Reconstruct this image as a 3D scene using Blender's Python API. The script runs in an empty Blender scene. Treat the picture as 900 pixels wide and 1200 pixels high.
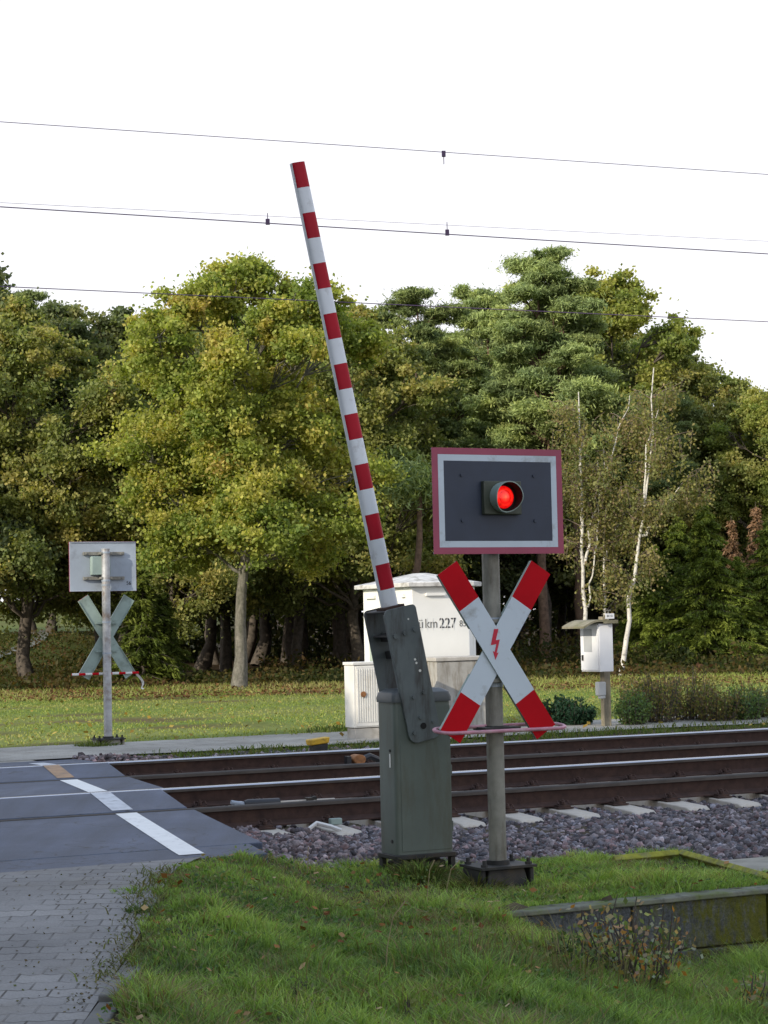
import bpy, math, random
import numpy as np
from mathutils import Vector, Matrix
sc = bpy.context.scene
col = sc.collection
random.seed(7)
RNG = np.random.default_rng(7)
PI = math.pi
TH = 0.454                       # direction of the railway in plan
CT, ST = math.cos(TH), math.sin(TH)
P4, P3, P2, P1 = 15.3, 16.8, 19.05, 20.55   # perpendicular distance of the four rails
CANT = 0.048
EYE = 1.6

# ------------------------------------------------------------------ helpers: objects
def tag(o, label=None, cat=None, group=None, kind=None):
    if label: o['label'] = label
    if cat: o['category'] = cat
    if group: o['group'] = group
    if kind: o['kind'] = kind
    return o
def thing(name, label, cat, loc=(0, 0, 0), rz=0.0, group=None):
    o = bpy.data.objects.new(name, None); col.objects.link(o)
    o.location = loc; o.rotation_euler = (0, 0, rz); o.empty_display_size = .2
    return tag(o, label, cat, group)
def link(name, me, parent=None, loc=None):
    o = bpy.data.objects.new(name, me); col.objects.link(o)
    if parent: o.parent = parent
    if loc: o.location = loc
    return o
def copy_tree(root, loc, rz, s=1.0, label=None, group=None):
    r = root.copy(); col.objects.link(r); r.location = loc
    r.rotation_euler = (root.rotation_euler[0], root.rotation_euler[1], rz); r.scale = (s, s, s)
    if label: r['label'] = label
    if group: r['group'] = group
    for ch in root.children:
        c = ch.copy(); col.objects.link(c); c.parent = r
        for g in ch.children:
            d = g.copy(); col.objects.link(d); d.parent = c
    return r

class MB:
    """collects closed shapes and links them as one mesh"""
    def __init__(s): s.v = []; s.f = []; s.m = []; s.M = Matrix.Identity(4)
    def add(s, vs, fs, mi=0):
        b = len(s.v)
        s.v += [tuple(s.M @ Vector(v)) for v in vs]
        s.f += [tuple(b + i for i in f) for f in fs]
        s.m += [mi] * len(fs) if isinstance(mi, int) else list(mi)
        return s
    def box(s, c, d, mi=0, rot=None):
        x, y, z = d[0] / 2, d[1] / 2, d[2] / 2
        vs = [Vector((a, b, e)) for a in (-x, x) for b in (-y, y) for e in (-z, z)]
        if rot is not None: vs = [rot @ v for v in vs]
        vs = [v + Vector(c) for v in vs]
        return s.add(vs, [(0, 1, 3, 2), (4, 6, 7, 5), (0, 4, 5, 1), (2, 3, 7, 6), (0, 2, 6, 4), (1, 5, 7, 3)], mi)
    def loft(s, rings, mats=None, caps=True):
        n = len(rings[0]); vs = [v for r in rings for v in r]; fs = []; ms = []
        for k in range(len(rings) - 1):
            for i in range(n):
                j = (i + 1) % n
                fs.append((k * n + i, k * n + j, (k + 1) * n + j, (k + 1) * n + i))
                mm = 0 if mats is None else mats[k]
                ms.append(mm[i] if isinstance(mm, (list, tuple)) else mm)
        if caps:
            fs.append(tuple(reversed(range(n)))); ms.append(ms[0] if mats is None or isinstance(mats[0], int) else mats[0][0])
            fs.append(tuple((len(rings) - 1) * n + i for i in range(n))); ms.append(ms[-1] if mats is None or isinstance(mats[-1], int) else mats[-1][0])
        return s.add(vs, fs, ms)
    def path(s, pts, r, n=10, mi=0, closed=False):
        pts = [Vector(p) for p in pts]; rings = []
        N = len(pts); up0 = None
        for i, p in enumerate(pts):
            a = pts[(i - 1) % N] if (i > 0 or closed) else p
            b = pts[(i + 1) % N] if (i < N - 1 or closed) else p
            t = (b - a).normalized()
            if up0 is None:
                up0 = Vector((0, 0, 1)) if abs(t.z) < .9 else Vector((0, 1, 0))
            u = (up0 - t * up0.dot(t)).normalized(); w = t.cross(u); up0 = u
            rr = r[i] if isinstance(r, (list, tuple)) else r
            rings.append([p + (u * math.cos(2 * PI * k / n) + w * math.sin(2 * PI * k / n)) * rr for k in range(n)])
        if closed: rings.append(rings[0])
        return s.loft(rings, [mi] * (len(rings) - 1) if isinstance(mi, int) else mi, caps=not closed)
    def cyl(s, a, b, r, n=16, mi=0): return s.path([a, b], r, n, mi)
    def prism(s, poly, z0, z1, mi=0):
        return s.loft([[(x, y, z0) for x, y in poly], [(x, y, z1) for x, y in poly]], [mi])
    def build(s, name, mats, parent=None, bevel=0, smooth=35, loc=None):
        me = bpy.data.meshes.new(name); me.from_pydata(s.v, [], s.f)
        for m in (mats if isinstance(mats, (list, tuple)) else [mats]): me.materials.append(m)
        me.polygons.foreach_set('material_index', s.m); me.update()
        import bmesh
        bm = bmesh.new(); bm.from_mesh(me); bmesh.ops.recalc_face_normals(bm, faces=bm.faces); bm.to_mesh(me); bm.free()
        if smooth:
            me.polygons.foreach_set('use_smooth', [True] * len(me.polygons))
            me.set_sharp_from_angle(angle=math.radians(smooth))
        o = link(name, me, parent, loc)
        if bevel:
            b = o.modifiers.new('bevel', 'BEVEL'); b.width = bevel; b.segments = 2; b.limit_method = 'ANGLE'; b.angle_limit = math.radians(40)
        return o

def np_mesh(name, V, polys, mat, tint=None, smooth=False):
    """V (N,k,3): N copies of one small pattern of polygons; tint (N,3) or (N,k,3)"""
    N, k, _ = V.shape
    me = bpy.data.meshes.new(name)
    me.vertices.add(N * k); me.vertices.foreach_set('co', V.astype(np.float32).ravel())
    loops = np.concatenate([np.array(p) for p in polys]); L = len(loops)
    allv = (np.arange(N)[:, None] * k + loops[None, :]).ravel()
    me.loops.add(N * L); me.loops.foreach_set('vertex_index', allv.astype(np.int32))
    ln = np.array([len(p) for p in polys]); st = np.concatenate([[0], np.cumsum(ln)[:-1]])
    starts = (np.arange(N)[:, None] * L + st[None, :]).ravel()
    me.polygons.add(N * len(polys)); me.polygons.foreach_set('loop_start', starts.astype(np.int32))
    if smooth: me.polygons.foreach_set('use_smooth', np.ones(N * len(polys), bool))
    me.update(calc_edges=True)
    if tint is not None:
        a = me.color_attributes.new('tint', 'FLOAT_COLOR', 'POINT')
        t = tint if tint.ndim == 3 else np.repeat(tint[:, None, :], k, 1)
        c = np.ones((N * k, 4), np.float32); c[:, :3] = t.reshape(-1, 3)
        a.data.foreach_set('color', c.ravel())
    me.materials.append(mat)
    return me

# ------------------------------------------------------------------ helpers: materials
def nodes(name):
    m = bpy.data.materials.new(name); m.use_nodes = True
    nt = m.node_tree; b = nt.nodes['Principled BSDF']
    return m, nt, b
def N(nt, t, **kw):
    n = nt.nodes.new(t)
    for k, v in kw.items():
        if k.startswith('i_'): n.inputs[k[2:].replace('_', ' ')].default_value = v
        else: setattr(n, k, v)
    return n
def rgba(c): return (c[0], c[1], c[2], 1)
def noise(nt, vec, scale, detail=4, rough=.6):
    n = N(nt, 'ShaderNodeTexNoise'); n.inputs['Scale'].default_value = scale
    n.inputs['Detail'].default_value = detail; n.inputs['Roughness'].default_value = rough
    nt.links.new(vec, n.inputs['Vector']); return n.outputs['Fac']
def ramp(nt, fac, stops):
    r = N(nt, 'ShaderNodeValToRGB'); e = r.color_ramp.elements
    while len(e) < len(stops): e.new(.5)
    for i, (p, c) in enumerate(stops):
        e[i].position = p; e[i].color = rgba(c) if isinstance(c, (tuple, list)) else (c, c, c, 1)
    nt.links.new(fac, r.inputs['Fac']); return r.outputs['Color']
def mix(nt, fac, a, b, mode='MIX'):
    m = N(nt, 'ShaderNodeMix', data_type='RGBA', blend_type=mode)
    for s, v in ((m.inputs[0], fac), (m.inputs[6], a), (m.inputs[7], b)):
        if isinstance(v, (int, float)): s.default_value = v
        elif isinstance(v, (tuple, list)): s.default_value = rgba(v)
        else: nt.links.new(v, s)
    return m.outputs[2]
def bump(nt, b, h, strength=.3, dist=.01):
    n = N(nt, 'ShaderNodeBump'); n.inputs['Strength'].default_value = strength; n.inputs['Distance'].default_value = dist
    nt.links.new(h, n.inputs['Height']); nt.links.new(n.outputs[0], b.inputs['Normal'])
def coords(nt, scale=(1, 1, 1), kind='Object'):
    t = N(nt, 'ShaderNodeTexCoord'); mp = N(nt, 'ShaderNodeMapping'); mp.inputs['Scale'].default_value = scale
    nt.links.new(t.outputs[kind], mp.inputs['Vector']); return mp.outputs[0]
def plain(name, c, rough=.55, metal=0, var=.25, scale=5, dirt=None, damt=.5, dscale=3, streak=False, bs=.15, bscale=60, spec=None):
    """painted / metal / concrete surface: base colour, cloudy variation, dirt patches or streaks, fine bump"""
    m, nt, b = nodes(name)
    v = coords(nt)
    n1 = noise(nt, v, scale)
    lo = tuple(x * (1 - var) for x in c); hi = tuple(min(1, x * (1 + var)) for x in c)
    out = ramp(nt, n1, [(.3, lo), (.7, hi)])
    if dirt:
        v2 = coords(nt, (1, 1, .18)) if streak else v
        n2 = noise(nt, v2, dscale * (4 if streak else 1), 6, .7)
        f = ramp(nt, n2, [(.62 - .3 * damt, 0.0), (.8 - .2 * damt, 1.0)])
        out = mix(nt, f, out, dirt)
    nt.links.new(out, b.inputs['Base Color'])
    b.inputs['Roughness'].default_value = rough; b.inputs['Metallic'].default_value = metal
    if spec is not None: b.inputs['Specular IOR Level'].default_value = spec
    if bs: bump(nt, b, noise(nt, v, bscale, 3), bs, .004)
    return m
def tinted(name, rough=.6, trans=0.0, spec=.3, var=0.0, mul=1.0):
    m, nt, b = nodes(name)
    a = N(nt, 'ShaderNodeAttribute', attribute_name='tint'); c = a.outputs['Color']
    if var:
        c = mix(nt, 1.0, c, ramp(nt, noise(nt, coords(nt), var), [(.3, .6), (.7, 1.3)]), 'MULTIPLY')
    nt.links.new(c, b.inputs['Base Color']); b.inputs['Roughness'].default_value = rough
    b.inputs['Specular IOR Level'].default_value = spec
    if trans:
        t = N(nt, 'ShaderNodeBsdfTranslucent'); nt.links.new(mix(nt, 1.0, c, (1.3, 1.35, .5), 'MULTIPLY'), t.inputs['Color'])
        x = N(nt, 'ShaderNodeMixShader'); x.inputs[0].default_value = trans
        nt.links.new(b.outputs[0], x.inputs[1]); nt.links.new(t.outputs[0], x.inputs[2])
        nt.links.new(x.outputs[0], nt.nodes['Material Output'].inputs['Surface'])
    return m

M = {}
M['leaf'] = tinted('leaf', .6, .45, .18)
M['needle'] = tinted('needle', .6, .22, .15)
M['grass'] = tinted('grass_blade', .6, .35, .2)
M['dry'] = tinted('dry_leaf', .8, .15, .1)
M['stone'] = tinted('ballast_stone', .75, 0, .3, var=60)
M['bark'] = plain('bark', (.085, .07, .055), .9, var=.5, scale=9, bs=.8, bscale=25)
M['oakbark'] = plain('oak_bark', (.16, .15, .125), .9, var=.4, scale=12, dirt=(.06, .065, .04), damt=.5, streak=True, bs=.8, bscale=30)
M['twig'] = plain('birch_twig', (.20, .15, .125), .9, var=.3, bs=0)
M['pinebark'] = plain('pine_bark', (.15, .095, .065), .9, var=.45, scale=8, bs=.8, bscale=25)
M['birchbark'] = plain('birch_bark', (.62, .6, .55), .7, var=.15, scale=6, dirt=(.05, .045, .04), damt=.35, dscale=9, bs=.3)
M['red_foil'] = plain('red_foil', (.46, .003, .010), .6, var=.12, scale=3, bs=0, spec=.12)
M['white_foil'] = plain('white_foil', (.55, .63, .70), .5, var=.05, scale=3, dirt=(.34, .37, .38), damt=.25, dscale=7, bs=0)
M['boom_white'] = plain('boom_white', (.72, .76, .80), .4, var=.05, scale=4, dirt=(.4, .4, .4), damt=.15, dscale=7, bs=0)
M['boom_red'] = plain('boom_red', (.40, .008, .022), .5, var=.12, scale=4, bs=0, spec=.2)
M['pink_border'] = plain('faded_red_border', (.34, .06, .11), .5, var=.1, scale=3, bs=0)
M['board'] = plain('board_face', (.030, .042, .070), .5, var=.15, scale=4, bs=.05)
M['alu'] = plain('board_back', (.33, .38, .44), .55, var=.12, scale=3, dirt=(.2, .22, .25), damt=.3, dscale=4, bs=.05)
M['olive'] = plain('olive_lacquer', (.055, .065, .045), .5, var=.2)
M['green_grey'] = plain('green_grey_lacquer', (.27, .35, .32), .5, var=.12, dirt=(.12, .15, .12), damt=.3)
M['black'] = plain('black_inside', (.006, .006, .006), .8, var=.1, bs=0)
M['galv'] = plain('galvanised_pole', (.24, .235, .205), .6, metal=.3, var=.22, scale=9, dirt=(.10, .085, .06), damt=.45, streak=True, dscale=2.5, bs=.2)
M['galvblue'] = plain('galvanised_pole_bright', (.40, .41, .42), .5, metal=.3, var=.25, scale=9, dirt=(.17, .11, .07), damt=.42, dscale=5, bs=.2)
M['darksteel'] = plain('dark_steel', (.028, .028, .027), .65, metal=.2, var=.4, scale=10, dirt=(.07, .05, .03), damt=.3)
M['housing'] = plain('housing_paint', (.110, .136, .118), .45, var=.13, scale=3, dirt=(.085, .09, .065), damt=.42, streak=True, dscale=2, bs=.08)
M['housing_lid'] = plain('housing_lid_paint', (.075, .087, .092), .45, var=.18, scale=3, dirt=(.1, .1, .08), damt=.3, bs=.08)
M['plate'] = plain('plate_paint', (.115, .138, .142), .5, var=.2, scale=4, dirt=(.035, .025, .02), damt=.42, streak=True, dscale=2.2, bs=.1)
M['hole'] = plain('hole_reflector', (.8, .8, .75), .5, var=.02, bs=0)
M['rust'] = plain('rail_rust', (.050, .026, .020), .85, var=.35, scale=14, dirt=(.085, .045, .03), damt=.25, bs=.3)
M['railtop'] = plain('rail_running_band', (.45, .46, .5), .22, metal=.9, var=.05, bs=0)
M['raildull'] = plain('rail_dull_band', (.055, .048, .042), .85, metal=0, var=.15, bs=0)
M['railside'] = plain('rail_head_side', (.075, .062, .052), .75, metal=0, var=.3, bs=.1)
M['sleeper'] = plain('sleeper_concrete', (.47, .43, .37), .85, var=.2, scale=6, dirt=(.25, .17, .08), damt=.35, dscale=6, bs=.3)
M['concrete'] = plain('concrete', (.36, .35, .32), .85, var=.2, scale=5, dirt=(.14, .11, .07), damt=.5, streak=True, dscale=1.5, bs=.3)
M['plinth'] = plain('plinth_concrete', (.42, .40, .36), .85, var=.15, scale=5, dirt=(.25, .22, .16), damt=.4, bs=.3)
M['hutwall'] = plain('hut_wall', (.80, .80, .76), .75, var=.04, scale=2, dirt=(.6, .57, .48), damt=.10, streak=True, dscale=1.2, bs=.15)
M['hutroof'] = plain('hut_roof', (.6, .59, .56), .8, var=.15, scale=4, dirt=(.16, .14, .11), damt=.5, dscale=5, bs=.3)
M['hutdoor'] = plain('hut_door', (.40, .47, .40), .6, var=.06, dirt=(.3, .3, .22), damt=.2, bs=.1)
M['cabinet'] = plain('cabinet_white', (.72, .71, .66), .5, var=.05, dirt=(.5, .46, .38), damt=.25, bs=.05)
M['whitebox'] = plain('white_metal_box', (.78, .79, .80), .4, var=.04, bs=.03)
M['greypanel'] = plain('grey_panel', (.42, .44, .45), .5, var=.05, bs=0)
M['canopy'] = plain('mossy_canopy', (.22, .20, .14), .85, var=.3, scale=9, dirt=(.12, .12, .05), damt=.4, bs=.3)
M['post'] = plain('grey_wood_post', (.23, .2, .14), .85, var=.3, scale=6, dirt=(.1, .09, .06), damt=.4, streak=True, bs=.3)
M['ink'] = plain('ink', (.03, .03, .035), .7, var=.1, bs=0)
M['ink_faded'] = plain('ink_faded', (.16, .16, .15), .7, var=.1, bs=0)
M['bolt_red'] = plain('symbol_red', (.55, .01, .04), .5, var=.05, bs=0)
M['yellow'] = plain('yellow_cap', (.62, .38, .03), .5, var=.2, scale=20, dirt=(.2, .14, .05), damt=.35, dscale=14)
M['orange'] = plain('rusty_orange', (.28, .12, .04), .7, var=.4, scale=20)
M['rubber'] = plain('black_rubber', (.015, .016, .02), .4, var=.2)
M['wire'] = plain('overhead_wire', (.14, .09, .16), .6, metal=.4, var=.1, bs=0)
M['tape'] = plain('white_tape', (.7, .7, .68), .6, var=.1, bs=0)
M['hoop'] = plain('faded_pink_hoop', (.48, .22, .28), .5, var=.25, scale=12, dirt=(.5, .42, .42), damt=.4, dscale=8, bs=0)

def lens_material():
    m, nt, b = nodes('lamp_lens_red')
    v = coords(nt)
    vl = N(nt, 'ShaderNodeVectorMath', operation='MULTIPLY'); vl.inputs[1].default_value = (1, 0, 1)
    nt.links.new(v, vl.inputs[0])
    ln = N(nt, 'ShaderNodeVectorMath', operation='LENGTH'); nt.links.new(vl.outputs[0], ln.inputs[0])
    r = N(nt, 'ShaderNodeMath', operation='DIVIDE'); r.inputs[1].default_value = .078; nt.links.new(ln.outputs['Value'], r.inputs[0])
    c = ramp(nt, r.outputs[0], [(0, (1, .16, .05)), (.18, (1, .06, .03)), (.42, (1, .012, .008)), (.5, (.55, .004, .004)), (.62, (1, .02, .01)), (.78, (.7, .006, .005)), (.95, (.5, .002, .002))])
    nz = ramp(nt, noise(nt, v, 45, 3), [(.3, .55), (.7, 1.2)])
    c = mix(nt, 1, c, nz, 'MULTIPLY')
    b.inputs['Base Color'].default_value = (.3, .005, .005, 1); b.inputs['Roughness'].default_value = .15
    nt.links.new(c, b.inputs['Emission Color']); b.inputs['Emission Strength'].default_value = 1.25
    return m
M['lens'] = lens_material()

# ------------------------------------------------------------------ the lie of the land
def sm(a, b, t):
    t = np.clip((np.asarray(t, float) - a) / (b - a), 0, 1); return t * t * (3 - 2 * t)
def perp(x, y): return -ST * x + CT * y
def along(x, y): return CT * x + ST * y
def xy(a, p): return CT * a - ST * p, ST * a + CT * p
def wob(x, y, s=1.0, k=0):
    x = x / s; y = y / s
    return (np.sin(x * 1.7 + y * .9 + k) + np.sin(x * -.8 + y * 2.1 + 1.3 * k) + np.sin(x * 3.1 - y * 2.7 + 2 + k) * .5 + np.sin(x * .37 + y * .53 + k * 2) ) / 3.5
def lane_z(y): return .15 * sm(8.0, 12.6, y)
def lane_edge(y):       # right edge of the paved lane
    return -1.265 - .03 * sm(10.4, 11.8, y)
def road_edge(y): return -.93 - .26 * (y - 13.73)
def gz(x, y):
    x = np.asarray(x, float); y = np.asarray(y, float); p = perp(x, y)
    lane = lane_z(y)
    t = sm(-1.15, -.2, x)
    near = lane * (1 - t) + (-.06 + .02 * wob(x, y, .8)) * t - .05 * (1 - t) * sm(-1.2, -1.35, x)
    near = near - .47 * sm(.25, 1.9, x) * (1 - sm(10.57, 10.66, p)) - .35 * sm(2.2, 5, x) * (1 - sm(10.57, 10.66, p))
    near = np.where(p > 10.66, np.minimum(near, lane * (1 - t) + (-.12) * t + .01), near)
    bal = -.15 + .09 * sm(12.7, 14.1, p)
    z = near + (bal - near) * sm(12.5, 13.0, p) * sm(-1.6, -1.0, x + .26 * (y - 13.73) + .93 - .6 + .0)
    z = z + .085 * np.exp(-((x - .05) ** 2 + (y - 13.55) ** 2) / .22)
    z = np.where((p > 12.5) & (x < road_edge(y) - .1), -.08, z)
    far = .04
    z = z + (far - z) * sm(22.4, 23.1, p)
    z = z - .05 * sm(28, 33, p)
    z = z + .03 * wob(x, y, 3, 1) * sm(27, 30, p)
    bank = np.clip((y - 60) * .048, 0, 1.6) * sm(-9, -14, x)
    z = z + bank
    z = z + 2.5 * sm(110, 170, y)
    return z

def grid_lines(segs):
    out = []
    for a, b, st in segs: out += list(np.arange(a, b, st))
    out.append(segs[-1][1]); return np.array(out)
def sheet(name, X, Y, Zf, mat, tintf=None):
    xx, yy = np.meshgrid(X, Y); zz = Zf(xx, yy)
    nx, ny = len(X), len(Y)
    me = bpy.data.meshes.new(name)
    V = np.stack([xx, yy, zz], -1).reshape(-1, 3)
    i = np.arange(nx - 1)[None, :] + np.arange(ny - 1)[:, None] * nx
    F = np.stack([i, i + 1, i + 1 + nx, i + nx], -1).reshape(-1, 4)
    me.vertices.add(len(V)); me.vertices.foreach_set('co', V.astype(np.float32).ravel())
    me.loops.add(F.size); me.loops.foreach_set('vertex_index', F.astype(np.int32).ravel())
    me.polygons.add(len(F)); me.polygons.foreach_set('loop_start', (np.arange(len(F)) * 4).astype(np.int32))
    me.polygons.foreach_set('use_smooth', np.ones(len(F), bool)); me.update(calc_edges=True)
    if tintf is not None:
        a = me.color_attributes.new('tint', 'FLOAT_COLOR', 'POINT')
        c = np.ones((len(V), 4), np.float32); c[:, :3] = tintf(V[:, 0], V[:, 1]); a.data.foreach_set('color', c.ravel())
    me.materials.append(mat)
    return link(name, me)

def lerp3(a, b, t): return np.asarray(a)[None, :] * (1 - t[:, None]) + np.asarray(b)[None, :] * t[:, None]
def ground_tint(x, y):
    p = perp(x, y)
    soil = lerp3((.05, .04, .026), (.09, .075, .045), sm(-.5, .8, wob(x, y, .15, 3)))
    green = lerp3((.13, .19, .035), (.18, .20, .06), sm(-.6, .8, wob(x, y, 2.5)))
    dry = lerp3((.13, .10, .05), (.15, .09, .05), sm(-1, 1, wob(x, y, 1.5, 3)))
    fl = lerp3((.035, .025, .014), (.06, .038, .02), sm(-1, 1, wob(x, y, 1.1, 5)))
    t = sm(26.3, 27, p)[:, None]; c = soil * (1 - t) + green * t
    mud = (sm(.15, .6, wob(x, y, 1.3, 7)) * (1 - sm(-4, -.5, x)))[:, None] * .8
    c = c * (1 - mud) + np.array([.11, .07, .04]) * mud
    t = sm(47, 51, y + .22 * x * (x < 0) - .15 * x + 1.5 * wob(x, y, 2))[:, None]; c = c * (1 - t) + dry * t
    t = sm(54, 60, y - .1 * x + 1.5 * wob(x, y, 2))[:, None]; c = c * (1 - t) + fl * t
    t = (sm(-10, -13, x) * sm(58, 62, y))[:, None]; c = c * (1 - t) + lerp3((.10, .14, .03), (.12, .12, .035), sm(-1, 1, wob(x, y, 3))) * t
    return c
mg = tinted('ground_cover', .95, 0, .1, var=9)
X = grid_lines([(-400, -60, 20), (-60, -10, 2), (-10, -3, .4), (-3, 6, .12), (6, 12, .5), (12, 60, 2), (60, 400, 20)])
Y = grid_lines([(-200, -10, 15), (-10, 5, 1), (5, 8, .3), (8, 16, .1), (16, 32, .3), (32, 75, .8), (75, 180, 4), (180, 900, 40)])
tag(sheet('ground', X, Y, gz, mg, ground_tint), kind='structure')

# paved lane near the camera and the path beyond the tracks
def paver_material(name, c1, c2, joint, rot=0.0, bw=.2, rh=.16):
    m, nt, b = nodes(name)
    t = N(nt, 'ShaderNodeTexCoord'); mp = N(nt, 'ShaderNodeMapping'); mp.inputs['Rotation'].default_value = (0, 0, rot)
    nt.links.new(t.outputs['Object'], mp.inputs['Vector'])
    sep = N(nt, 'ShaderNodeSeparateXYZ'); nt.links.new(mp.outputs[0], sep.inputs[0])
    w = N(nt, 'ShaderNodeMath', operation='PINGPONG'); w.inputs[1].default_value = .05; nt.links.new(sep.outputs[0], w.inputs[0])
    w2 = N(nt, 'ShaderNodeMath', operation='MULTIPLY'); w2.inputs[1].default_value = .45; nt.links.new(w.outputs[0], w2.inputs[0])
    nz = noise(nt, mp.outputs[0], 2.2, 2); w3 = N(nt, 'ShaderNodeMath', operation='MULTIPLY_ADD'); w3.inputs[1].default_value = .06
    nt.links.new(nz, w3.inputs[0]); nt.links.new(w2.outputs[0], w3.inputs[2])
    ad = N(nt, 'ShaderNodeMath', operation='ADD'); nt.links.new(sep.outputs[1], ad.inputs[0]); nt.links.new(w3.outputs[0], ad.inputs[1])
    cb = N(nt, 'ShaderNodeCombineXYZ'); nt.links.new(sep.outputs[0], cb.inputs[0]); nt.links.new(ad.outputs[0], cb.inputs[1])
    br = N(nt, 'ShaderNodeTexBrick'); nt.links.new(cb.outputs[0], br.inputs['Vector'])
    br.inputs['Scale'].default_value = 1; br.inputs['Brick Width'].default_value = bw; br.inputs['Row Height'].default_value = rh
    br.inputs['Mortar Size'].default_value = .007; br.inputs['Mortar Smooth'].default_value = .6
    br.inputs['Color1'].default_value = rgba(c1); br.inputs['Color2'].default_value = rgba(c2); br.inputs['Mortar'].default_value = rgba(joint)
    big = ramp(nt, noise(nt, mp.outputs[0], .9, 5), [(.3, .72), (.7, 1.2)])
    fine = ramp(nt, noise(nt, mp.outputs[0], 90, 3), [(.3, .8), (.7, 1.15)])
    wear = ramp(nt, noise(nt, mp.outputs[0], 3.5, 5), [(.42, 0.0), (.62, 1.0)])   # joints partly filled with sand
    flat = mix(nt, .5, c1, c2)
    jc = mix(nt, wear, br.outputs['Color'], flat)
    base = mix(nt, 1, mix(nt, 1, jc, big, 'MULTIPLY'), fine, 'MULTIPLY')
    moss = ramp(nt, noise(nt, mp.outputs[0], 2.6, 6, .7), [(.60, 0.0), (.72, .8)])
    mf = N(nt, 'ShaderNodeMath', operation='MULTIPLY'); nt.links.new(moss, mf.inputs[0]); nt.links.new(br.outputs['Fac'], mf.inputs[1])
    base = mix(nt, mf.outputs[0], base, (.06, .09, .02))
    sand = ramp(nt, noise(nt, mp.outputs[0], 1.3, 6, .7), [(.50, 0.0), (.70, .55)])
    base = mix(nt, sand, base, (.135, .115, .085))
    nt.links.new(base, b.inputs['Base Color']); b.inputs['Roughness'].default_value = .8
    inv = N(nt, 'ShaderNodeMath', operation='SUBTRACT'); inv.inputs[0].default_value = 1; nt.links.new(br.outputs['Fac'], inv.inputs[1])
    bump(nt, b, inv.outputs[0], .6, .006)
    return m
M['paver'] = paver_material('grey_pavers', (.165, .162, .160), (.235, .228, .220), (.040, .036, .030))
M['farpaver'] = paver_material('far_pavers', (.30, .29, .26), (.36, .34, .30), (.15, .14, .10), rot=.9)

def poly_sheet(name, poly, z, mat, kind='structure', thick=0):
    mb = MB(); mb.prism(poly, z - max(thick, .0), z) if thick else mb.add([(x, y, z) for x, y in poly], [tuple(range(len(poly)))])
    return tag(mb.build(name, mat, smooth=0), kind=kind)

def lane():
    ys = list(np.arange(-6, 11.6, .4)) + list(np.arange(11.6, 12.6, .1))
    vs = []; fs = []
    n = 0
    rows = []
    for y in ys:
        rows.append([(-9, y), (-5, y), (-3, y), (float(lane_edge(y)) , y)])
    # last rows follow the line of the asphalt (perpendicular 12.36)
    out = []
    for r in rows:
        row = []
        for x, y in r:
            pmax = 12.192
            yy = min(y, (pmax + ST * x) / CT) if y > 6 else y
            row.append((x, yy, float(lane_z(yy)) + .012))
        out.append(row)
    last = []
    for x in (-9, -5, -3, -1.2):
        yy = (12.192 + ST * x) / CT; last.append((x, yy, float(lane_z(yy)) + .012))
    out.append(last)
    W = 4; vs = [v for r in out for v in r]
    fs = [(k * W + i, k * W + i + 1, (k + 1) * W + i + 1, (k + 1) * W + i) for k in range(len(out) - 1) for i in range(W - 1)]
    return vs, fs
_vs, _fs = lane()
_m = MB(); _m.add(_vs, _fs)
tag(_m.build('paved_lane', M['paver'], smooth=0), kind='structure')
_k = MB()
for i in range(9):
    y0 = .8 + i * 1.0
    _k.box((-1.21, y0 + .495, float(lane_z(y0 + .5)) - .06), (.10, .99, .17), rot=None)
tag(_k.build('kerb', plain('kerb_concrete', (.13, .13, .125), .85, var=.2, dirt=(.07, .08, .04), damt=.3), bevel=.01), kind='structure')

# asphalt panels of the level crossing
def asphalt_material():
    m, nt, b = nodes('asphalt')
    v = coords(nt)
    base = ramp(nt, noise(nt, v, 1.1, 5, .65), [(.3, (.034, .048, .080)), (.55, (.052, .068, .110)), (.75, (.09, .106, .148))])
    base = mix(nt, 1, base, ramp(nt, noise(nt, v, 160, 2), [(.3, .65), (.7, 1.35)]), 'MULTIPLY')
    base = mix(nt, 1, base, ramp(nt, noise(nt, coords(nt, (3.2, .35, 1)), 1.6, 4), [(.3, .75), (.7, 1.25)]), 'MULTIPLY')
    vo = N(nt, 'ShaderNodeTexVoronoi', feature='DISTANCE_TO_EDGE'); vo.inputs['Scale'].default_value = .55
    nv = N(nt, 'ShaderNodeVectorMath', operation='ADD'); nz3 = N(nt, 'ShaderNodeTexNoise'); nz3.inputs['Scale'].default_value = 2.5; nt.links.new(v, nz3.inputs['Vector']); nt.links.new(v, nv.inputs[0]); nt.links.new(nz3.outputs['Color'], nv.inputs[1]); nt.links.new(nv.outputs[0], vo.inputs['Vector'])
    base = mix(nt, ramp(nt, vo.outputs['Distance'], [(.0, 1.0), (.006, 0.0)]), base, (.012, .013, .016))
    nt.links.new(base, b.inputs['Base Color']); b.inputs['Roughness'].default_value = .62
    bump(nt, b, noise(nt, v, 140, 2), .5, .004); return m
M['asphalt'] = asphalt_material()
def slab(p0, p1, jut=0.0, z=.165, al=-14, z1=None):
    z1 = z if z1 is None else z1
    def corner(p, e):
        # intersection of perpendicular p with the right road edge
        # x = -.93-.26(y-13.73)+e ; -ST x + CT y = p
        y = (p + ST * (-.93 + .26 * 13.73 + e)) / (CT + .26 * ST); return (-.93 - .26 * (y - 13.73) + e, y)
    a, b = corner(p0, jut), corner(p1, jut * .4)
    l0, l1 = xy(al, p0), xy(al, p1)
    mb = MB(); q = [(l0, z), (a, z), (b, z1), (l1, z1)]
    mb.loft([[(x, y, h - .2) for (x, y), h in q], [(x, y, h) for (x, y), h in q]]); return mb
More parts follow.
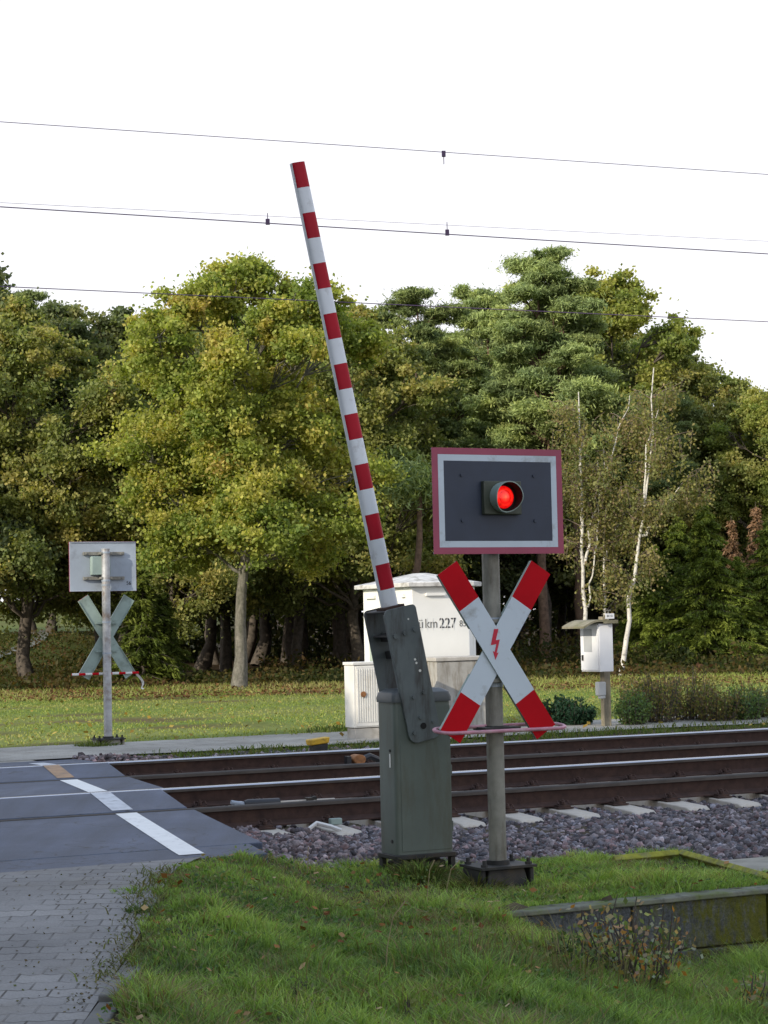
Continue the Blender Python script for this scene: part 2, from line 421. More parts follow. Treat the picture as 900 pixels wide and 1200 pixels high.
tag(slab(12.20, 12.82, .0, .155).build('road', M['asphalt'], bevel=.008, smooth=0), kind='structure')
for i, (a, b, j, z, zz1) in enumerate([(12.828, 15.257, .10, .156, .177), (15.395, 16.757, .0, .184, .226), (16.845, 19.005, .06, .224, .180), (19.14, 20.507, .0, .184, .226), (20.595, 23.3, -.05, .224, .10)]):
    tag(slab(a, b, j, z, z1=zz1).build('road', M['asphalt'], bevel=.01, smooth=0), kind='structure')
SL = [(12.20, 12.82, .155, .155), (12.828, 15.257, .156, .177), (15.395, 16.757, .184, .226), (16.845, 19.005, .224, .180), (19.14, 20.507, .184, .226), (20.595, 23.3, .224, .10)]
def slab_z(p):
    for a, b, z0, z1 in SL:
        if p <= b + .03: return z0 + (z1 - z0) * min(1, max(0, (p - a) / (b - a)))
    return .1
def strip(y0, y1, z, mat, name='road_marking', w=.155):
    vs = []; n = 9
    for k in range(n + 1):
        y = y0 + (y1 - y0) * k / n; x = -1.215 - .277 * (y - 12.97)
        for xx in (x - w / 2, x + w / 2):
            yy = y + (xx - x) * math.tan(TH)           # ends parallel to the rails
            vs.append((xx, yy, slab_z(float(perp(xx, yy))) + .004))
    mb = MB(); mb.add(vs, [(2 * k, 2 * k + 1, 2 * k + 3, 2 * k + 2) for k in range(n)])
    return tag(mb.build(name, mat, smooth=0), kind='structure')
def py_(p, x):  return (p + ST * x) / CT
mw = plain('road_paint', (.78, .78, .76), .6, var=.06, dirt=(.3, .3, .3), damt=.18, dscale=9)
mwd = plain('road_paint_dirty', (.55, .57, .6), .7, var=.12, dirt=(.25, .25, .27), damt=.35, dscale=9)
mwo = plain('road_paint_rusty', (.36, .22, .12), .7, var=.2, dirt=(.15, .12, .09), damt=.4, dscale=7)
strip(py_(12.36, -1.15), py_(15.24, -1.98), 0, mw)
strip(py_(15.42, -2.03), py_(16.74, -2.4), 0, mwd)
strip(py_(16.87, -2.42), py_(18.98, -3.0), 0, mw)
strip(py_(19.16, -3.02), py_(20.49, -3.4), 0, mwo)
strip(py_(20.62, -3.42), py_(21.9, -3.7), 0, mwd)

# path beyond the tracks
def band(name, p0, p1, a0, a1, z, mat, wobble=.0, step=.6):
    aa = np.arange(a0, a1 + step, step); vs = []
    for a in aa:
        w0 = wobble * float(wob(a, 0, .7)); w1 = wobble * float(wob(a, 5, .9))
        x, y = xy(a, p0 + w0); vs.append((x, y, z))
        x, y = xy(a, p1 + w1); vs.append((x, y, z))
    fs = [(2 * k, 2 * k + 2, 2 * k + 3, 2 * k + 1) for k in range(len(aa) - 1)]
    mb = MB(); mb.add(vs, fs); return tag(mb.build(name, mat, smooth=0), kind='structure')
band('path', 24.25, 27.0, -12, 30, .062, M['farpaver'], .12)
band('path', 23.3, 24.2, -20, 6.9, .058, M['farpaver'], .0)
# pale track on the far bank at the left
_v = []
for k in range(14):
    y = 62 + k * 3.2; x = -.1875 * y - 1.6 + 3.3 * sm(62, 90, y) + .0; w = 1.3
    w = .35; _v += [(x - w, y, float(gz(x - w, y)) + .06), (x + w, y, float(gz(x + w, y)) + .06)]
_m = MB(); _m.add(_v, [(2 * k, 2 * k + 1, 2 * k + 3, 2 * k + 2) for k in range(13)])
tag(_m.build('path', plain('pale_track', (.20, .21, .19), .9, var=.1)), kind='structure')

# ------------------------------------------------------------------ the railway
def rail_mesh(L0, L1, side):
    # profile in local (y,z), head inclined 1:40 towards the track centre
    half = [(.075, 0), (.075, .010), (.030, .024), (.010, .036), (.008, .120), (.014, .130), (.036, .137), (.036, .160), (.030, .168), (.018, .172)]
    prof = half + [(-y, z) for y, z in reversed(half)]
    prof = [(y + side * z / 40, z) for y, z in prof]
    prof = [(y, z + .012) for y, z in prof]
    mb = MB(); xs = np.arange(L0, L1 + .1, 4.0)
    n = len(prof); mats = []
    for i in range(n):
        j = (i + 1) % n
        za, zb = prof[i][1] - .012, prof[j][1] - .012
        if min(za, zb) >= .159: mats.append(1 if side < 0 else 3)
        elif min(za, zb) >= .134: mats.append(2)
        else: mats.append(0)
    mb.loft([[(float(x), y, z) for y, z in prof] for x in xs], [mats] * (len(xs) - 1))
    return mb
clip_m = MB()
clip_m.box((0, 0, .005), (.15, .33, .012))
for s in (-1, 1):
    clip_m.box((0, s * .105, .017), (.12, .07, .022)); clip_m.cyl((0, s * .105, .03), (0, s * .105, .075), .012, 8)
    clip_m.cyl((0, s * .105, .032), (0, s * .105, .055), .022, 6)
    clip_m.path([(-.055, s * .125, .035), (-.05, s * .1, .062), (-.03, s * .07, .052), (-.018, s * .10, .06), (0, s * .12, .05), (.018, s * .10, .06), (.03, s * .07, .052), (.05, s * .1, .062), (.055, s * .125, .035)], .007, 6)
def track(label, p, a0, a1, zoff):
    x, y = xy(0, p)
    t = thing('railway_track', label, 'railway track', (x, y, zoff), TH, None)
    t.rotation_euler = (math.atan(CANT / 1.5), 0, TH)
    for yy, sd in ((0, 1), (1.5, -1)):
        rail_mesh(-22, 34, sd).build('rail', [M['rust'], M['railtop'], M['railside'], M['raildull']], t, loc=(0, yy, 0))
    sl = None; cl = None
    k = 0; a = a0
    while a < a1:
        if sl is None:
            mb = MB()
            def ring(y, w, top):
                return [(-w, y, -.19), (w, y, -.19), (w * .8, y, top), (-w * .8, y, top)]
            mb.loft([ring(-.56, .13, -.035), ring(-.50, .14, -.012), ring(.18, .14, 0), ring(.30, .12, -.03), ring(1.20, .12, -.03), ring(1.32, .14, 0), ring(2.0, .14, -.012), ring(2.06, .13, -.035)])
            sl = mb.build('sleeper', M['sleeper'], t, bevel=.008); o = sl
            cl = clip_m.build('rail_clip', M['rust'], sl, loc=(0, 0, 0)); c2 = cl.copy(); col.objects.link(c2); c2.parent = sl; c2.location = (0, 1.5, 0)
            first = (cl, c2)
        else:
            o = sl.copy(); col.objects.link(o); o.parent = t
            for f in first:
                c = f.copy(); col.objects.link(c); c.parent = o
        o.location = (a, random.uniform(-.02, .02), 0)
        o.rotation_euler = (0, 0, random.uniform(-.015, .015))
        k += 1; a += .55
    return t
track('near railway track of two rusty brown rails on pale concrete sleepers', P4, 5.75, 27, 0.0)
track('far railway track beside the grass and the paved path', P2, 5.3, 30, 0.0)

def stones():
    # icosahedra, squashed and jittered
    ph = (1 + 5 ** .5) / 2
    ico = np.array([(-1, ph, 0), (1, ph, 0), (-1, -ph, 0), (1, -ph, 0), (0, -1, ph), (0, 1, ph), (0, -1, -ph), (0, 1, -ph), (ph, 0, -1), (ph, 0, 1), (-ph, 0, -1), (-ph, 0, 1)]) / 1.902
    tri = [(0, 11, 5), (0, 5, 1), (0, 1, 7), (0, 7, 10), (0, 10, 11), (1, 5, 9), (5, 11, 4), (11, 10, 2), (10, 7, 6), (7, 1, 8), (3, 9, 4), (3, 4, 2), (3, 2, 6), (3, 6, 8), (3, 8, 9), (4, 9, 5), (2, 4, 11), (6, 2, 10), (8, 6, 7), (9, 8, 1)]
    def batch(n, a0, a1, p0, p1, size):
        a = RNG.uniform(a0, a1, n); p = RNG.uniform(p0, p1, n)
        x, y = CT * a - ST * p, ST * a + CT * p
        return x, y, p, RNG.uniform(.6, 1.25, n) * size
    L = [batch(26000, 4.6, 12, 12.72, 15.25, .031), batch(3200, 7.4, 12, 11.9, 12.8, .035), batch(1500, 6.9, 12, 22.5, 23.7, .034), batch(4500, 12, 22, 12.6, 15.25, .05), batch(11000, 4.4, 14, 15.35, 22.7, .033), batch(3500, 14, 30, 15.35, 22.9, .055)]
    mod = lambda a_, o_: np.abs((a_ - o_ + .275) % .55 - .275)
    x, y, p, s = [np.concatenate([b[i] for b in L]) for i in range(4)]
    lim = -.93 - .26 * (y - 13.73) + .02 - RNG.uniform(-.05, .12, len(x))
    al_ = along(x, y); keep = (x > lim) & ~((p > 14.70) & (p < 17.4) & (mod(al_, 5.75) < .155)) & ~((p > 18.45) & (p < 21.15) & (mod(al_, 5.3) < .155)) & ~((p < 12.95) & (p > 12.5) & (RNG.random(len(x)) < .2)) & ~((p < 12.7) & (x < 2.2 + .25 * (14.5 - y))) & ~((p > 22.3) & (p < 23) & (RNG.random(len(x)) < .3))
    x, y, p, s, lim = x[keep], y[keep], p[keep], s[keep], lim[keep]
    shoulder = -.15 + .03 * (p < 12.7) + .075 * sm(12.75, 13.9, p) + .01 * sm(14.6, 14.9, p)
    shoulder = shoulder + .11 * sm(17.35, 17.7, p) * (1 - sm(18.2, 18.5, p)) * .6
    shoulder = np.where(p > 22.3, shoulder + .05 * sm(22.5, 23.1, p), shoulder) + .012 * wob(x, y, .25)
    shoulder += .075 * (1 - sm(.1, 1.5, x - lim)) * ((p < 15.1) | (p > 15.5))
    # cant lifts the bed under the far rail of each track
    shoulder += CANT * sm(15.3, 16.8, p) * (1 - sm(17.0, 17.7, p)) + CANT * sm(19.05, 20.55, p)
    z = shoulder + RNG.uniform(-.025, .012, len(x))
    n = len(x)
    R = RNG.normal(size=(n, 3, 3)); q, _ = np.linalg.qr(R)
    V = ico[None] * (1 + RNG.uniform(-.42, .32, (n, 12, 1)))
    V = V * RNG.uniform(.6, 1.25, (n, 1, 3))
    V = np.einsum('nij,nkj->nki', q, V) * s[:, None, None]
    V = V + np.stack([x, y, z], -1)[:, None]
    g = RNG.beta(1.1, 2.8, n)
    base = np.stack([.035 + .34 * g, .033 + .325 * g, .038 + .35 * g], -1)
    kind = RNG.random(n)
    base *= np.array([1.08, .99, .95]); base[kind < .22] *= np.array([1.06, .86, .84]); base[kind > .8] *= np.array([.85, .95, 1.05]); base[(kind > .5) & (kind < .57)] *= 1.6
    near_road = ((x - lim) < 1.2); base[near_road] *= np.array([1.15, 1.05, 1.0])
    tag(link('ballast_stones', np_mesh('ballast_stones', V, tri, M['stone'], base)), 'grey and purple crushed stone heaped beside and between the rails', 'ballast', kind='stuff')
stones()
def bed():
    aa = np.arange(4.0, 34, .5); pp = np.array([12.6, 12.8, 13.2, 13.8, 14.2, 14.7, 15.3, 16.0, 16.8, 17.4, 17.7, 18.2, 18.5, 19.05, 19.8, 20.55, 21.4, 22.2, 22.6, 23.0])
    zz = np.array([-.20, -.185, -.16, -.12, -.115, -.11, -.10, -.04, -.02, -.02, .0, .0, -.02, -.06, -.035, -.01, -.0, -.02, -.04, .0]) - .02
    vs = []
    for a in aa:
        for p, z in zip(pp, zz):
            aed = max(a, 4.9 if p > 12 else a)
            x, y = xy(aed, p); vs.append((x, y, z))
    n = len(pp); fs = [(i * n + j, (i + 1) * n + j, (i + 1) * n + j + 1, i * n + j + 1) for i in range(len(aa) - 1) for j in range(n - 1)]
    mb = MB(); mb.add(vs, fs); tag(mb.build('ballast_bed', plain('ballast_bed', (.07, .06, .06), .95, var=.5, scale=22, bs=1, bscale=35)), kind='structure')
bed()

# ------------------------------------------------------------------ crossing sign (board with lamp + saltire)
def text_mesh(s, size, mat, ext=.0015, align='CENTER', spacing=1.0):
    c = bpy.data.curves.new('lettering', 'FONT'); c.body = s; c.size = size; c.extrude = ext; c.align_x = align; c.align_y = 'CENTER'; c.space_character = spacing
    o = bpy.data.objects.new('lettering', c); col.objects.link(o)
    dg = bpy.context.evaluated_depsgraph_get(); me = bpy.data.meshes.new_from_object(o.evaluated_get(dg))
    bpy.data.objects.remove(o); bpy.data.curves.remove(c)
    me.materials.clear(); me.materials.append(mat); me.name = 'lettering'
    return me

def crossing_sign(label, loc, rz, back=False):
    t = thing('level_crossing_sign', label, 'crossing sign', loc, rz)
    pm = M['galvblue'] if back else M['galv']
    ph = 2.60 if back else 2.62
    mb = MB(); mb.cyl((0, 0, .06), (0, 0, ph), .056, 24); mb.cyl((0, 0, ph), (0, 0, ph + .012), .060, 24)
    mb.build('pole', pm, t)
    mb = MB(); mb.box((0, 0, .050), (.40, .30, .016))
    for sx in (-1, 1):
        for sy in (-1, 1):
            mb.cyl((sx * .16, sy * .11, .058), (sx * .16, sy * .11, .10), .013, 8); mb.cyl((sx * .16, sy * .11, .058), (sx * .16, sy * .11, .074), .022, 6)
    mb.cyl((0, 0, .058), (0, 0, .085), .075, 20)
    mb.build('base_plate', M['darksteel'], t)
    mb = MB()
    mb.loft([[(-.20, -.17, -.30), (.20, -.17, -.30), (.20, .17, -.30), (-.20, .17, -.30)], [(-.13, -.11, .042), (.13, -.11, .042), (.13, .11, .042), (-.13, .11, .042)]])
    for sx in (-1, 1):
        mb.box((sx * .175, 0, -.06), (.03, .26, .20))
    mb.build('foundation', M['darksteel'] if not back else M['concrete'], t, bevel=.01)
    # board
    W, Hh, z0 = .95, .675, 2.375
    yb = -.115
    bd = MB(); bd.box((0, yb, z0), (W - .012, .012, Hh - .012))
    bd.box((0, yb + .012, z0 + Hh / 2 - .008), (W - .02, .016, .010)); bd.box((0, yb + .012, z0 - Hh / 2 + .008), (W - .02, .016, .010))
    bo = bd.build('signal_board', M['alu'], t, bevel=.002)
    def frame(w, h, b, y, th, mat, name):
        m_ = MB()
        m_.box((0, y, z0 + h / 2 - b / 2), (w, th, b)); m_.box((0, y, z0 - h / 2 + b / 2), (w, th, b))
        m_.box((-w / 2 + b / 2, y, z0), (b, th, h - 2 * b - .0004)); m_.box((w / 2 - b / 2, y, z0), (b, th, h - 2 * b - .0004))
        return m_.build(name, mat, bo)
    frame(W, Hh, .042, yb - .009, .005, M['pink_border'], 'red_border')
    frame(W - .085, Hh - .085, .040, yb - .009, .005, M['white_foil'], 'white_border')
    m_ = MB(); m_.box((0, yb - .008, z0), (W - .166, .004, Hh - .166)); m_.build('black_face', M['board'], bo)
    for sx in (-1, 1):
        for sz in (-1, 1):
            m_ = MB(); m_.cyl((sx * .265, yb - .010, z0 + .02 + sz * .145), (sx * .265, yb - .018, z0 + .02 + sz * .145), .011, 10); m_.build('bolt', M['board'], bo)
    # lamp
    lx = .01
    m_ = MB(); m_.box((lx, yb - .030, z0 + .02), (.275, .04, .215)); lamp = m_.build('lamp_housing', M['olive'], t, bevel=.006)
    zc = z0 + .022
    m_ = MB(); nseg = 32; ri = .091; ro = .097
    def vis(r, y, cut):
        out = []
        for k in range(nseg):
            a = 2 * PI * k / nseg; d = y if y > -.09 else y + .05 * (max(0, -math.sin(a)) ** 1.5) * cut
            out.append((lx + r * math.cos(a), yb + d, zc + r * math.sin(a)))
        return out
    r0, r1 = vis(ro, -.051, 0), vis(ro * 1.02, -.145, 1); r2, r3 = vis(ri * 1.02, -.145, 1), vis(ri, -.051, 0)
    vs = r0 + r1 + r2 + r3; fs = []; ms = []
    for q in range(3):
        for k in range(nseg):
            j = (k + 1) % nseg; fs.append((q * nseg + k, q * nseg + j, (q + 1) * nseg + j, (q + 1) * nseg + k)); ms.append(0 if q < 2 else 1)
    m_.add(vs, fs, ms); m_.build('visor', [M['green_grey'], M['black']], lamp)
    m_ = MB(); m_.cyl((lx, yb - .051, zc), (lx, yb - .056, zc), .0895, 32); m_.build('lamp_rim', M['black'], lamp)
    m_ = MB(); rings = []
    for k in range(8):
        a = k / 7 * 1.45; rings.append([(.073 * math.cos(a) * math.cos(2 * PI * i / 32), -.026 * math.sin(a), .073 * math.cos(a) * math.sin(2 * PI * i / 32)) for i in range(32)])
    m_.loft(rings); lo = m_.build('lamp_lens', M['lens'] if not back else M['lens'], lamp, loc=(lx, yb - .058, zc))
    # brackets and lamp box behind the board
    m_ = MB()
    for dz in (-.16, .175):
        m_ = MB(); m_.box((0, yb + .030, z0 + dz), (.58, .035, .045)); m_.box((0, -.02, z0 + dz), (.16, .11, .030))
        for sx in (-1, 1): m_.cyl((sx * .25, yb + .040, z0 + dz), (sx * .25, yb + .058, z0 + dz), .014, 8)
        m_.build('bracket', M['galv'], t, bevel=.003)
    m_ = MB(); m_.box((.06 if back else 0, yb + .09 - .03, z0 + .01), (.26, .10, .25)); m_.build('lamp_box', M['green_grey'], t, bevel=.006)
    m_ = MB()
    for z in (2.56, 2.18, 2.12, 1.62, 1.20): m_.cyl((0, 0, z - .012), (0, 0, z + .012), .0605, 24)
    m_.build('clamp_band', M['alu'], t)
    if back:
        me = text_mesh('56', .07, M['ink']); o = link('lettering', me, bo); o.location = (-.36, yb + .008, z0 - .23); o.rotation_euler = (PI / 2, 0, PI)
    # saltire cross
    zc = 1.42; hx, hz = (.330 if back else .345), .530
    half = math.hypot(hx, hz); w = .165
    for k, sgn in enumerate((1, -1)):        # arm 0: upper-left to lower-right, in front
        ang = math.atan2(hx, hz) * sgn
        # tilt to the left for the first
        rot = Matrix.Rotation(-ang, 4, 'Y'); y = -.108 + .012 * k
        mb = MB(); mb.M = Matrix.Translation((-.03, y, zc)) @ rot
        cuts = [-half, -half * .565, half * .565, half]
        mb.loft([[(-w / 2, -.004, c), (w / 2, -.004, c), (w / 2, .004, c), (-w / 2, .004, c)] for c in cuts],
                [[0, 2, 2, 2], [1, 2, 2, 2], [0, 2, 2, 2]])
        # rolled edges at the back
        for s in (-1, 1):
            mb.box((s * (w / 2 - .003), .0135, (half + .22) / 2), (.006, .018, half * .96 - .20), 2); mb.box((s * (w / 2 - .003), .0135, -(half + .22) / 2), (.006, .018, half * .96 - .20), 2)
        mb.build('cross_arm', [M['red_foil'], M['white_foil'], M['green_grey']], t)
    for dz in (-.19, .19):
        m_ = MB(); m_.box((-.02, -.069, zc + dz), (.30, .035, .022)); m_.build('bracket', M['green_grey'] if back else M['galv'], t)
    # lightning arrow
    m_ = MB(); poly = [(.012, .155), (.060, .155), (.028, .052), (.072, .058), (.034, -.065), (.056, -.058), (.018, -.125), (-.008, -.045), (.012, -.055), (.034, .018), (-.030, .010)]
    poly = [((x - .042) * .64 - .03, (z + .015) * .70 + .02) for x, z in poly]
    m_.loft([[(x, -.1145, zc + z) for x, z in poly], [(x, -.1125, zc + z) for x, z in poly]])
    m_.build('lightning_symbol', M['bolt_red'], t, smooth=0)
    # guard hoop
    if not back:
        m_ = MB(); L, D = .465, .085; pts = []
        for s in (1, -1):
            for k in range(7):
                a = -PI / 2 + PI * k / 6
                pts.append((s * (L - D + D * math.cos(a)), s * D * math.sin(a)))
        pts = [(x, y - .07, .925 + (y) * .15) for x, y in pts]
        m_.path(pts, .012, 10, closed=True); m_.build('guard_hoop', M['hoop'], t)
        m_ = MB(); m_.box((0, -.03, .925), (.26, .16, .02)); m_.box((0, 0, .925), (.135, .135, .03)); m_.build('hoop_bracket', M['darksteel'], t)
    else:
        m_ = MB(); xs = np.linspace(-.47, .47, 11)
        m_.loft([[(float(x), -.08 + .017 * math.cos(2 * PI * i / 10), .925 + .017 * math.sin(2 * PI * i / 10)) for i in range(10)] for x in xs], [k % 2 for k in range(10)])
        m_.build('guard_hoop', [M['red_foil'], M['tape']], t)
        m_ = MB(); vs = []; 
        for k in range(9):
            u = k / 8; x = -.46 - .10 * u + .025 * math.sin(u * 9); z = .93 - .24 * u + .02 * math.sin(u * 7); vs += [(x - .012, -.09 + .02 * math.sin(5 * u), z), (x + .014, -.10, z - .01)]
        m_.add(vs, [(2 * k, 2 * k + 1, 2 * k + 3, 2 * k + 2) for k in range(8)]); m_.build('barrier_tape', M['tape'], t)
    return t
crossing_sign('front crossing sign with lit red lamp above a red and white saltire with lightning arrow', (.68, 13.2, -.005), TH)
crossing_sign('far crossing sign seen from behind across the tracks, tape hanging from its striped bar', (-3.78, 27.7, .09), TH + PI, True)

# ------------------------------------------------------------------ the barrier
def barrier():
    t = thing('level_crossing_barrier', 'raised red and white striped barrier arm on a dark green drive housing beside the crossing', 'barrier', (.17, 13.72, 0.0), TH)
    w, d = .42, .26; z0, z1 = .085, 1.17
    def rr(w, d, r, z, n=5):
        out = []
        for cx, cy, a0 in ((w / 2 - r, d / 2 - r, 0), (-w / 2 + r, d / 2 - r, PI / 2), (-w / 2 + r, -d / 2 + r, PI), (w / 2 - r, -d / 2 + r, 1.5 * PI)):
            for k in range(n): a = a0 + PI / 2 * k / (n - 1); out.append((cx + r * math.cos(a), cy + r * math.sin(a), z))
        return out
    mb = MB(); mb.loft([rr(w, d, .03, z0), rr(w, d, .03, z1 - .09)]); h = mb.build('housing', M['housing'], t)
    mb = MB(); mb.box((0.012, -d / 2 - .0015, .58), (w - .05, .004, .95)); mb.build('front_panel', M['housing'], h, bevel=.003)
    mb = MB()
    for zz in (.25, .62, .98): mb.cyl((w / 2 + .004, -d / 2 + .03, zz - .035), (w / 2 + .004, -d / 2 + .03, zz + .035), .010, 8)
    mb.box((w / 2 - .002, -d / 2 + .03, .6), (.006, .02, .9)); mb.build('hinge', M['housing'], h)
    mb = MB(); mb.loft([rr(w + .02, d + .02, .035, z1 - .088), rr(w + .024, d + .024, .035, z1 - .06), rr(w + .005, d + .005, .04, z1 - .025), rr(w - .07, d - .07, .04, z1)])
    mb.build('lid', M['housing_lid'], t)
    mb = MB(); mb.box((-w / 2 - .0025, -.055, .70), (.003, .014, .09)); mb.build('label', M['hole'], h)
    mb = MB(); mb.cyl((-w / 2 - .006, -.055, .765), (-w / 2 + .01, -.055, .765), .009, 10); mb.cyl((-w / 2 - .006, -.06, .17), (-w / 2 + .01, -.06, .17), .012, 10); mb.build('lock', M['darksteel'], h)
    mb = MB(); mb.loft([rr(w + .03, d + .03, .02, .055), rr(w + .03, d + .03, .02, .084)])
    for sx in (-1, 1):
        for sy in (-1, 1):
            mb.box((sx * (w / 2 - .01), sy * (d / 2 - .02), -.05), (.035, .05, .208)); 
        mb.box((sx * (w / 2 - .01), 0, -.10), (.04, d, .03))
    mb.build('base_frame', M['darksteel'], t, bevel=.004)
    mb = MB(); mb.box((0, .01, -.10), (.34, .2, .26)); mb.build('foundation', M['darksteel'], t, bevel=.01)
    # boom lever plates, pivoting about local Y
    px, pz = -.012, .925
    lean = math.radians(11.2)
    arm = MB()
    def M2(y): return Matrix.Translation((px, y, pz)) @ Matrix.Rotation(-lean, 4, 'Y')
    def plate(y, name, near):
        m_ = MB(); m_.M = M2(y)
        pw = .118
        prof = []
        for cx, cz, a0 in ((pw - .03, .80 - .03, 0), (-pw + .03, .80 - .03, PI / 2), (-pw + .06, -.07 + .03, PI), (pw - .06, -.07 + .03, 1.5 * PI)):
            r = .03 if cz > 0 else .06
            for k in range(5): a = a0 + PI / 2 * k / 4; prof.append((cx + r * math.cos(a), cz + r * math.sin(a)))
        m_.loft([[(x, -.005, z) for x, z in prof], [(x, .005, z) for x, z in prof]])
        if near:  # folded edge
            m_.box((-pw + .004, .016, .42), (.008, .024, .70))
        o = m_.build(name, M['plate'], t, bevel=.002)
        m_ = MB(); m_.M = M2(y - .005)
        for x, z, r in ((-.075, .62, .017), (0, .625, .017), (.075, .635, .017), (-.03, .20, .014), (.05, .215, .014), (-.01, .06, .014), (-.075, -.03, .015), (.075, .01, .012)):
            m_ = MB(); m_.M = M2(y - .005); m_.cyl((x, 0, z), (x, -.012, z), r, 8)
            m_.build('bolt', M['plate'], o)
        m_ = MB(); m_.M = M2(y - .005); m_.cyl((0, 0, 0), (0, -.004, 0), .021, 16); m_.build('pivot_hole', M['black'], o)
        m_ = MB(); m_.M = M2(y - .005)
        for x, z, r in ((.045, .71, .0065), (.035, .44, .008), (.04, .415, .008), (.055, .36, .0095)):
            m_.cyl((x, 0, z), (x, -.0015, z), r, 10)
        m_.build('drill_hole', M['hole'], o)
        return o
    plate(-d / 2 - .024, 'lever_plate', True); plate(d / 2 + .03, 'lever_plate', False)
    m_ = MB(); m_.M = M2(0)
    m_.box((-.04, .0, .62), (.10, d + .03, .012)); m_.box((.0, .0, .785), (.21, d + .035, .012)); m_.box((.03, .0, .60), (.14, d + .03, .05))
    m_.box((.02, 0, .48), (.10, d + .02, .05))
    m_.build('crosspiece', M['darksteel'], t, bevel=.003)
    # boom
    L0, nseg = .80, 18; seg = .1695
    m_ = MB(); m_.M = M2(-.0) @ Matrix.Translation((.012, 0, .045)) @ Matrix.Rotation(math.radians(-.5), 4, 'Y')
    rings = []; mats = []
    zs = [L0 - .06] + [L0 + .08 + seg * k for k in range(nseg)]
    for k, z in enumerate(zs):
        u = (z - L0) / (seg * nseg); a = .058 - .008 * u; b = .040 - .006 * u
        rings.append([(a * math.copysign(abs(math.cos(q)) ** .7, math.cos(q)), b * math.copysign(abs(math.sin(q)) ** .7, math.sin(q)), z) for q in [2 * PI * (i + .5) / 20 for i in range(20)]])
    for k in range(len(zs) - 1):
        base = 1 if (k % 2 == 0) else 0    # bottom piece white
        row = []
        for i in range(20):
            a = 2 * PI * (i + 1) / 20
            row.append(1 if math.cos(a) < -.93 else base)
        mats.append(row)
    m_.loft(rings, mats); m_.build('boom', [M['boom_red'], M['boom_white']], t, smooth=50)
    m_ = MB(); m_.M = M2(-.02); m_.box((.0, 0, .80), (.15, .13, .02)); m_.build('boom_socket', M['rust'], t, bevel=.003)
    return t
barrier()

# ------------------------------------------------------------------ concrete retaining wall and edging in front
def mossy():
    m, nt, b = nodes('mossy_concrete'); v = coords(nt)
    base = ramp(nt, noise(nt, coords(nt, (1, 1, .8)), 8, 10, .8), [(.33, (.075, .08, .085)), (.5, (.15, .16, .168)), (.66, (.26, .27, .27))])
    st = ramp(nt, noise(nt, coords(nt, (1, 1, .08)), 16, 5, .7), [(.45, 1.0), (.75, .6)]); base = mix(nt, 1, base, st, 'MULTIPLY')
    fine = ramp(nt, noise(nt, v, 70, 5, .8), [(.35, .55), (.65, 1.35)]); base = mix(nt, 1, base, fine, 'MULTIPLY')
    sep = N(nt, 'ShaderNodeSeparateXYZ'); nt.links.new(v, sep.inputs[0])
    g = N(nt, 'ShaderNodeMath', operation='MULTIPLY_ADD'); g.inputs[1].default_value = .20; g.inputs[2].default_value = -.02; nt.links.new(sep.outputs[0], g.inputs[0])
    a = N(nt, 'ShaderNodeMath', operation='ADD'); nt.links.new(g.outputs[0], a.inputs[0]); nt.links.new(noise(nt, coords(nt, (1, 1, .4)), 15, 8, .8), a.inputs[1])
    moss = ramp(nt, a.outputs[0], [(.68, 0.0), (.86, .9)])
    mc = mix(nt, noise(nt, v, 50, 4), (.07, .085, .012), (.26, .25, .04))
    nt.links.new(mix(nt, moss, base, mc), b.inputs['Base Color']); b.inputs['Roughness'].default_value = 1; b.inputs['Specular IOR Level'].default_value = 0
    bump(nt, b, noise(nt, v, 30, 8, .8), 1, .03); return m
M['mossy'] = mossy()
t = thing('retaining_wall', 'dark mossy concrete wall at the edge of the ditch in front', 'wall', (.60, 12.04, 0), TH)
for k, (x0, x1) in enumerate(((-.05, .93), (.945, 1.93), (1.945, 2.93), (2.945, 3.93), (3.945, 4.95))):
    mb = MB(); mb.box(((x0 + x1) / 2, .08 + .004 * (k % 2), -.275), (x1 - x0, .16, .29)); mb.build('wall_panel', M['mossy'], t, bevel=.010)
    mb = MB(); mb.box(((x0 + x1) / 2 + (.25 if k < 3 else 0), .075 - .004 * (k % 2), -.56), (x1 - x0, .17, .262)); mb.build('lower_panel', M['mossy'], t, bevel=.012)
mb = MB(); mb.box((2.45, .074, -.113), (5.02, .185, .032)); mb.build('coping', plain('mossy_coping', (.20, .205, .17), .95, var=.5, scale=14, dirt=(.10, .13, .03), damt=.55, dscale=7, bs=.8, spec=0), t, bevel=.008)
mb = MB(); mb.box((3.1, -.06, -.60), (4.0, .14, .22)); mb.build('footing', M['mossy'], t, bevel=.02)
mm = plain('moss_edge', (.26, .26, .03), .9, var=.4, scale=14, dirt=(.12, .12, .11), damt=.4, dscale=8, bs=.5)
mb = MB(); 
mb.path([(2.05, 14.62, -.065), (2.40, 13.12, -.065)], .030, 4); mb.path([(1.55, 14.42, -.08), (2.03, 14.62, -.07)], .034, 4)
tag(mb.build('concrete_edging', mm, bevel=.005), 'thin mossy concrete edging strip between grass and ballast', 'edging')
poly_sheet('concrete_slab', [xy(8.20, 11.85), xy(8.06, 10.74), xy(10.6, 10.74), xy(10.6, 11.85)], -.085, plain('grey_slab', (.25, .24, .2), .9, var=.2, dirt=(.12, .11, .07), damt=.4, bs=.4))

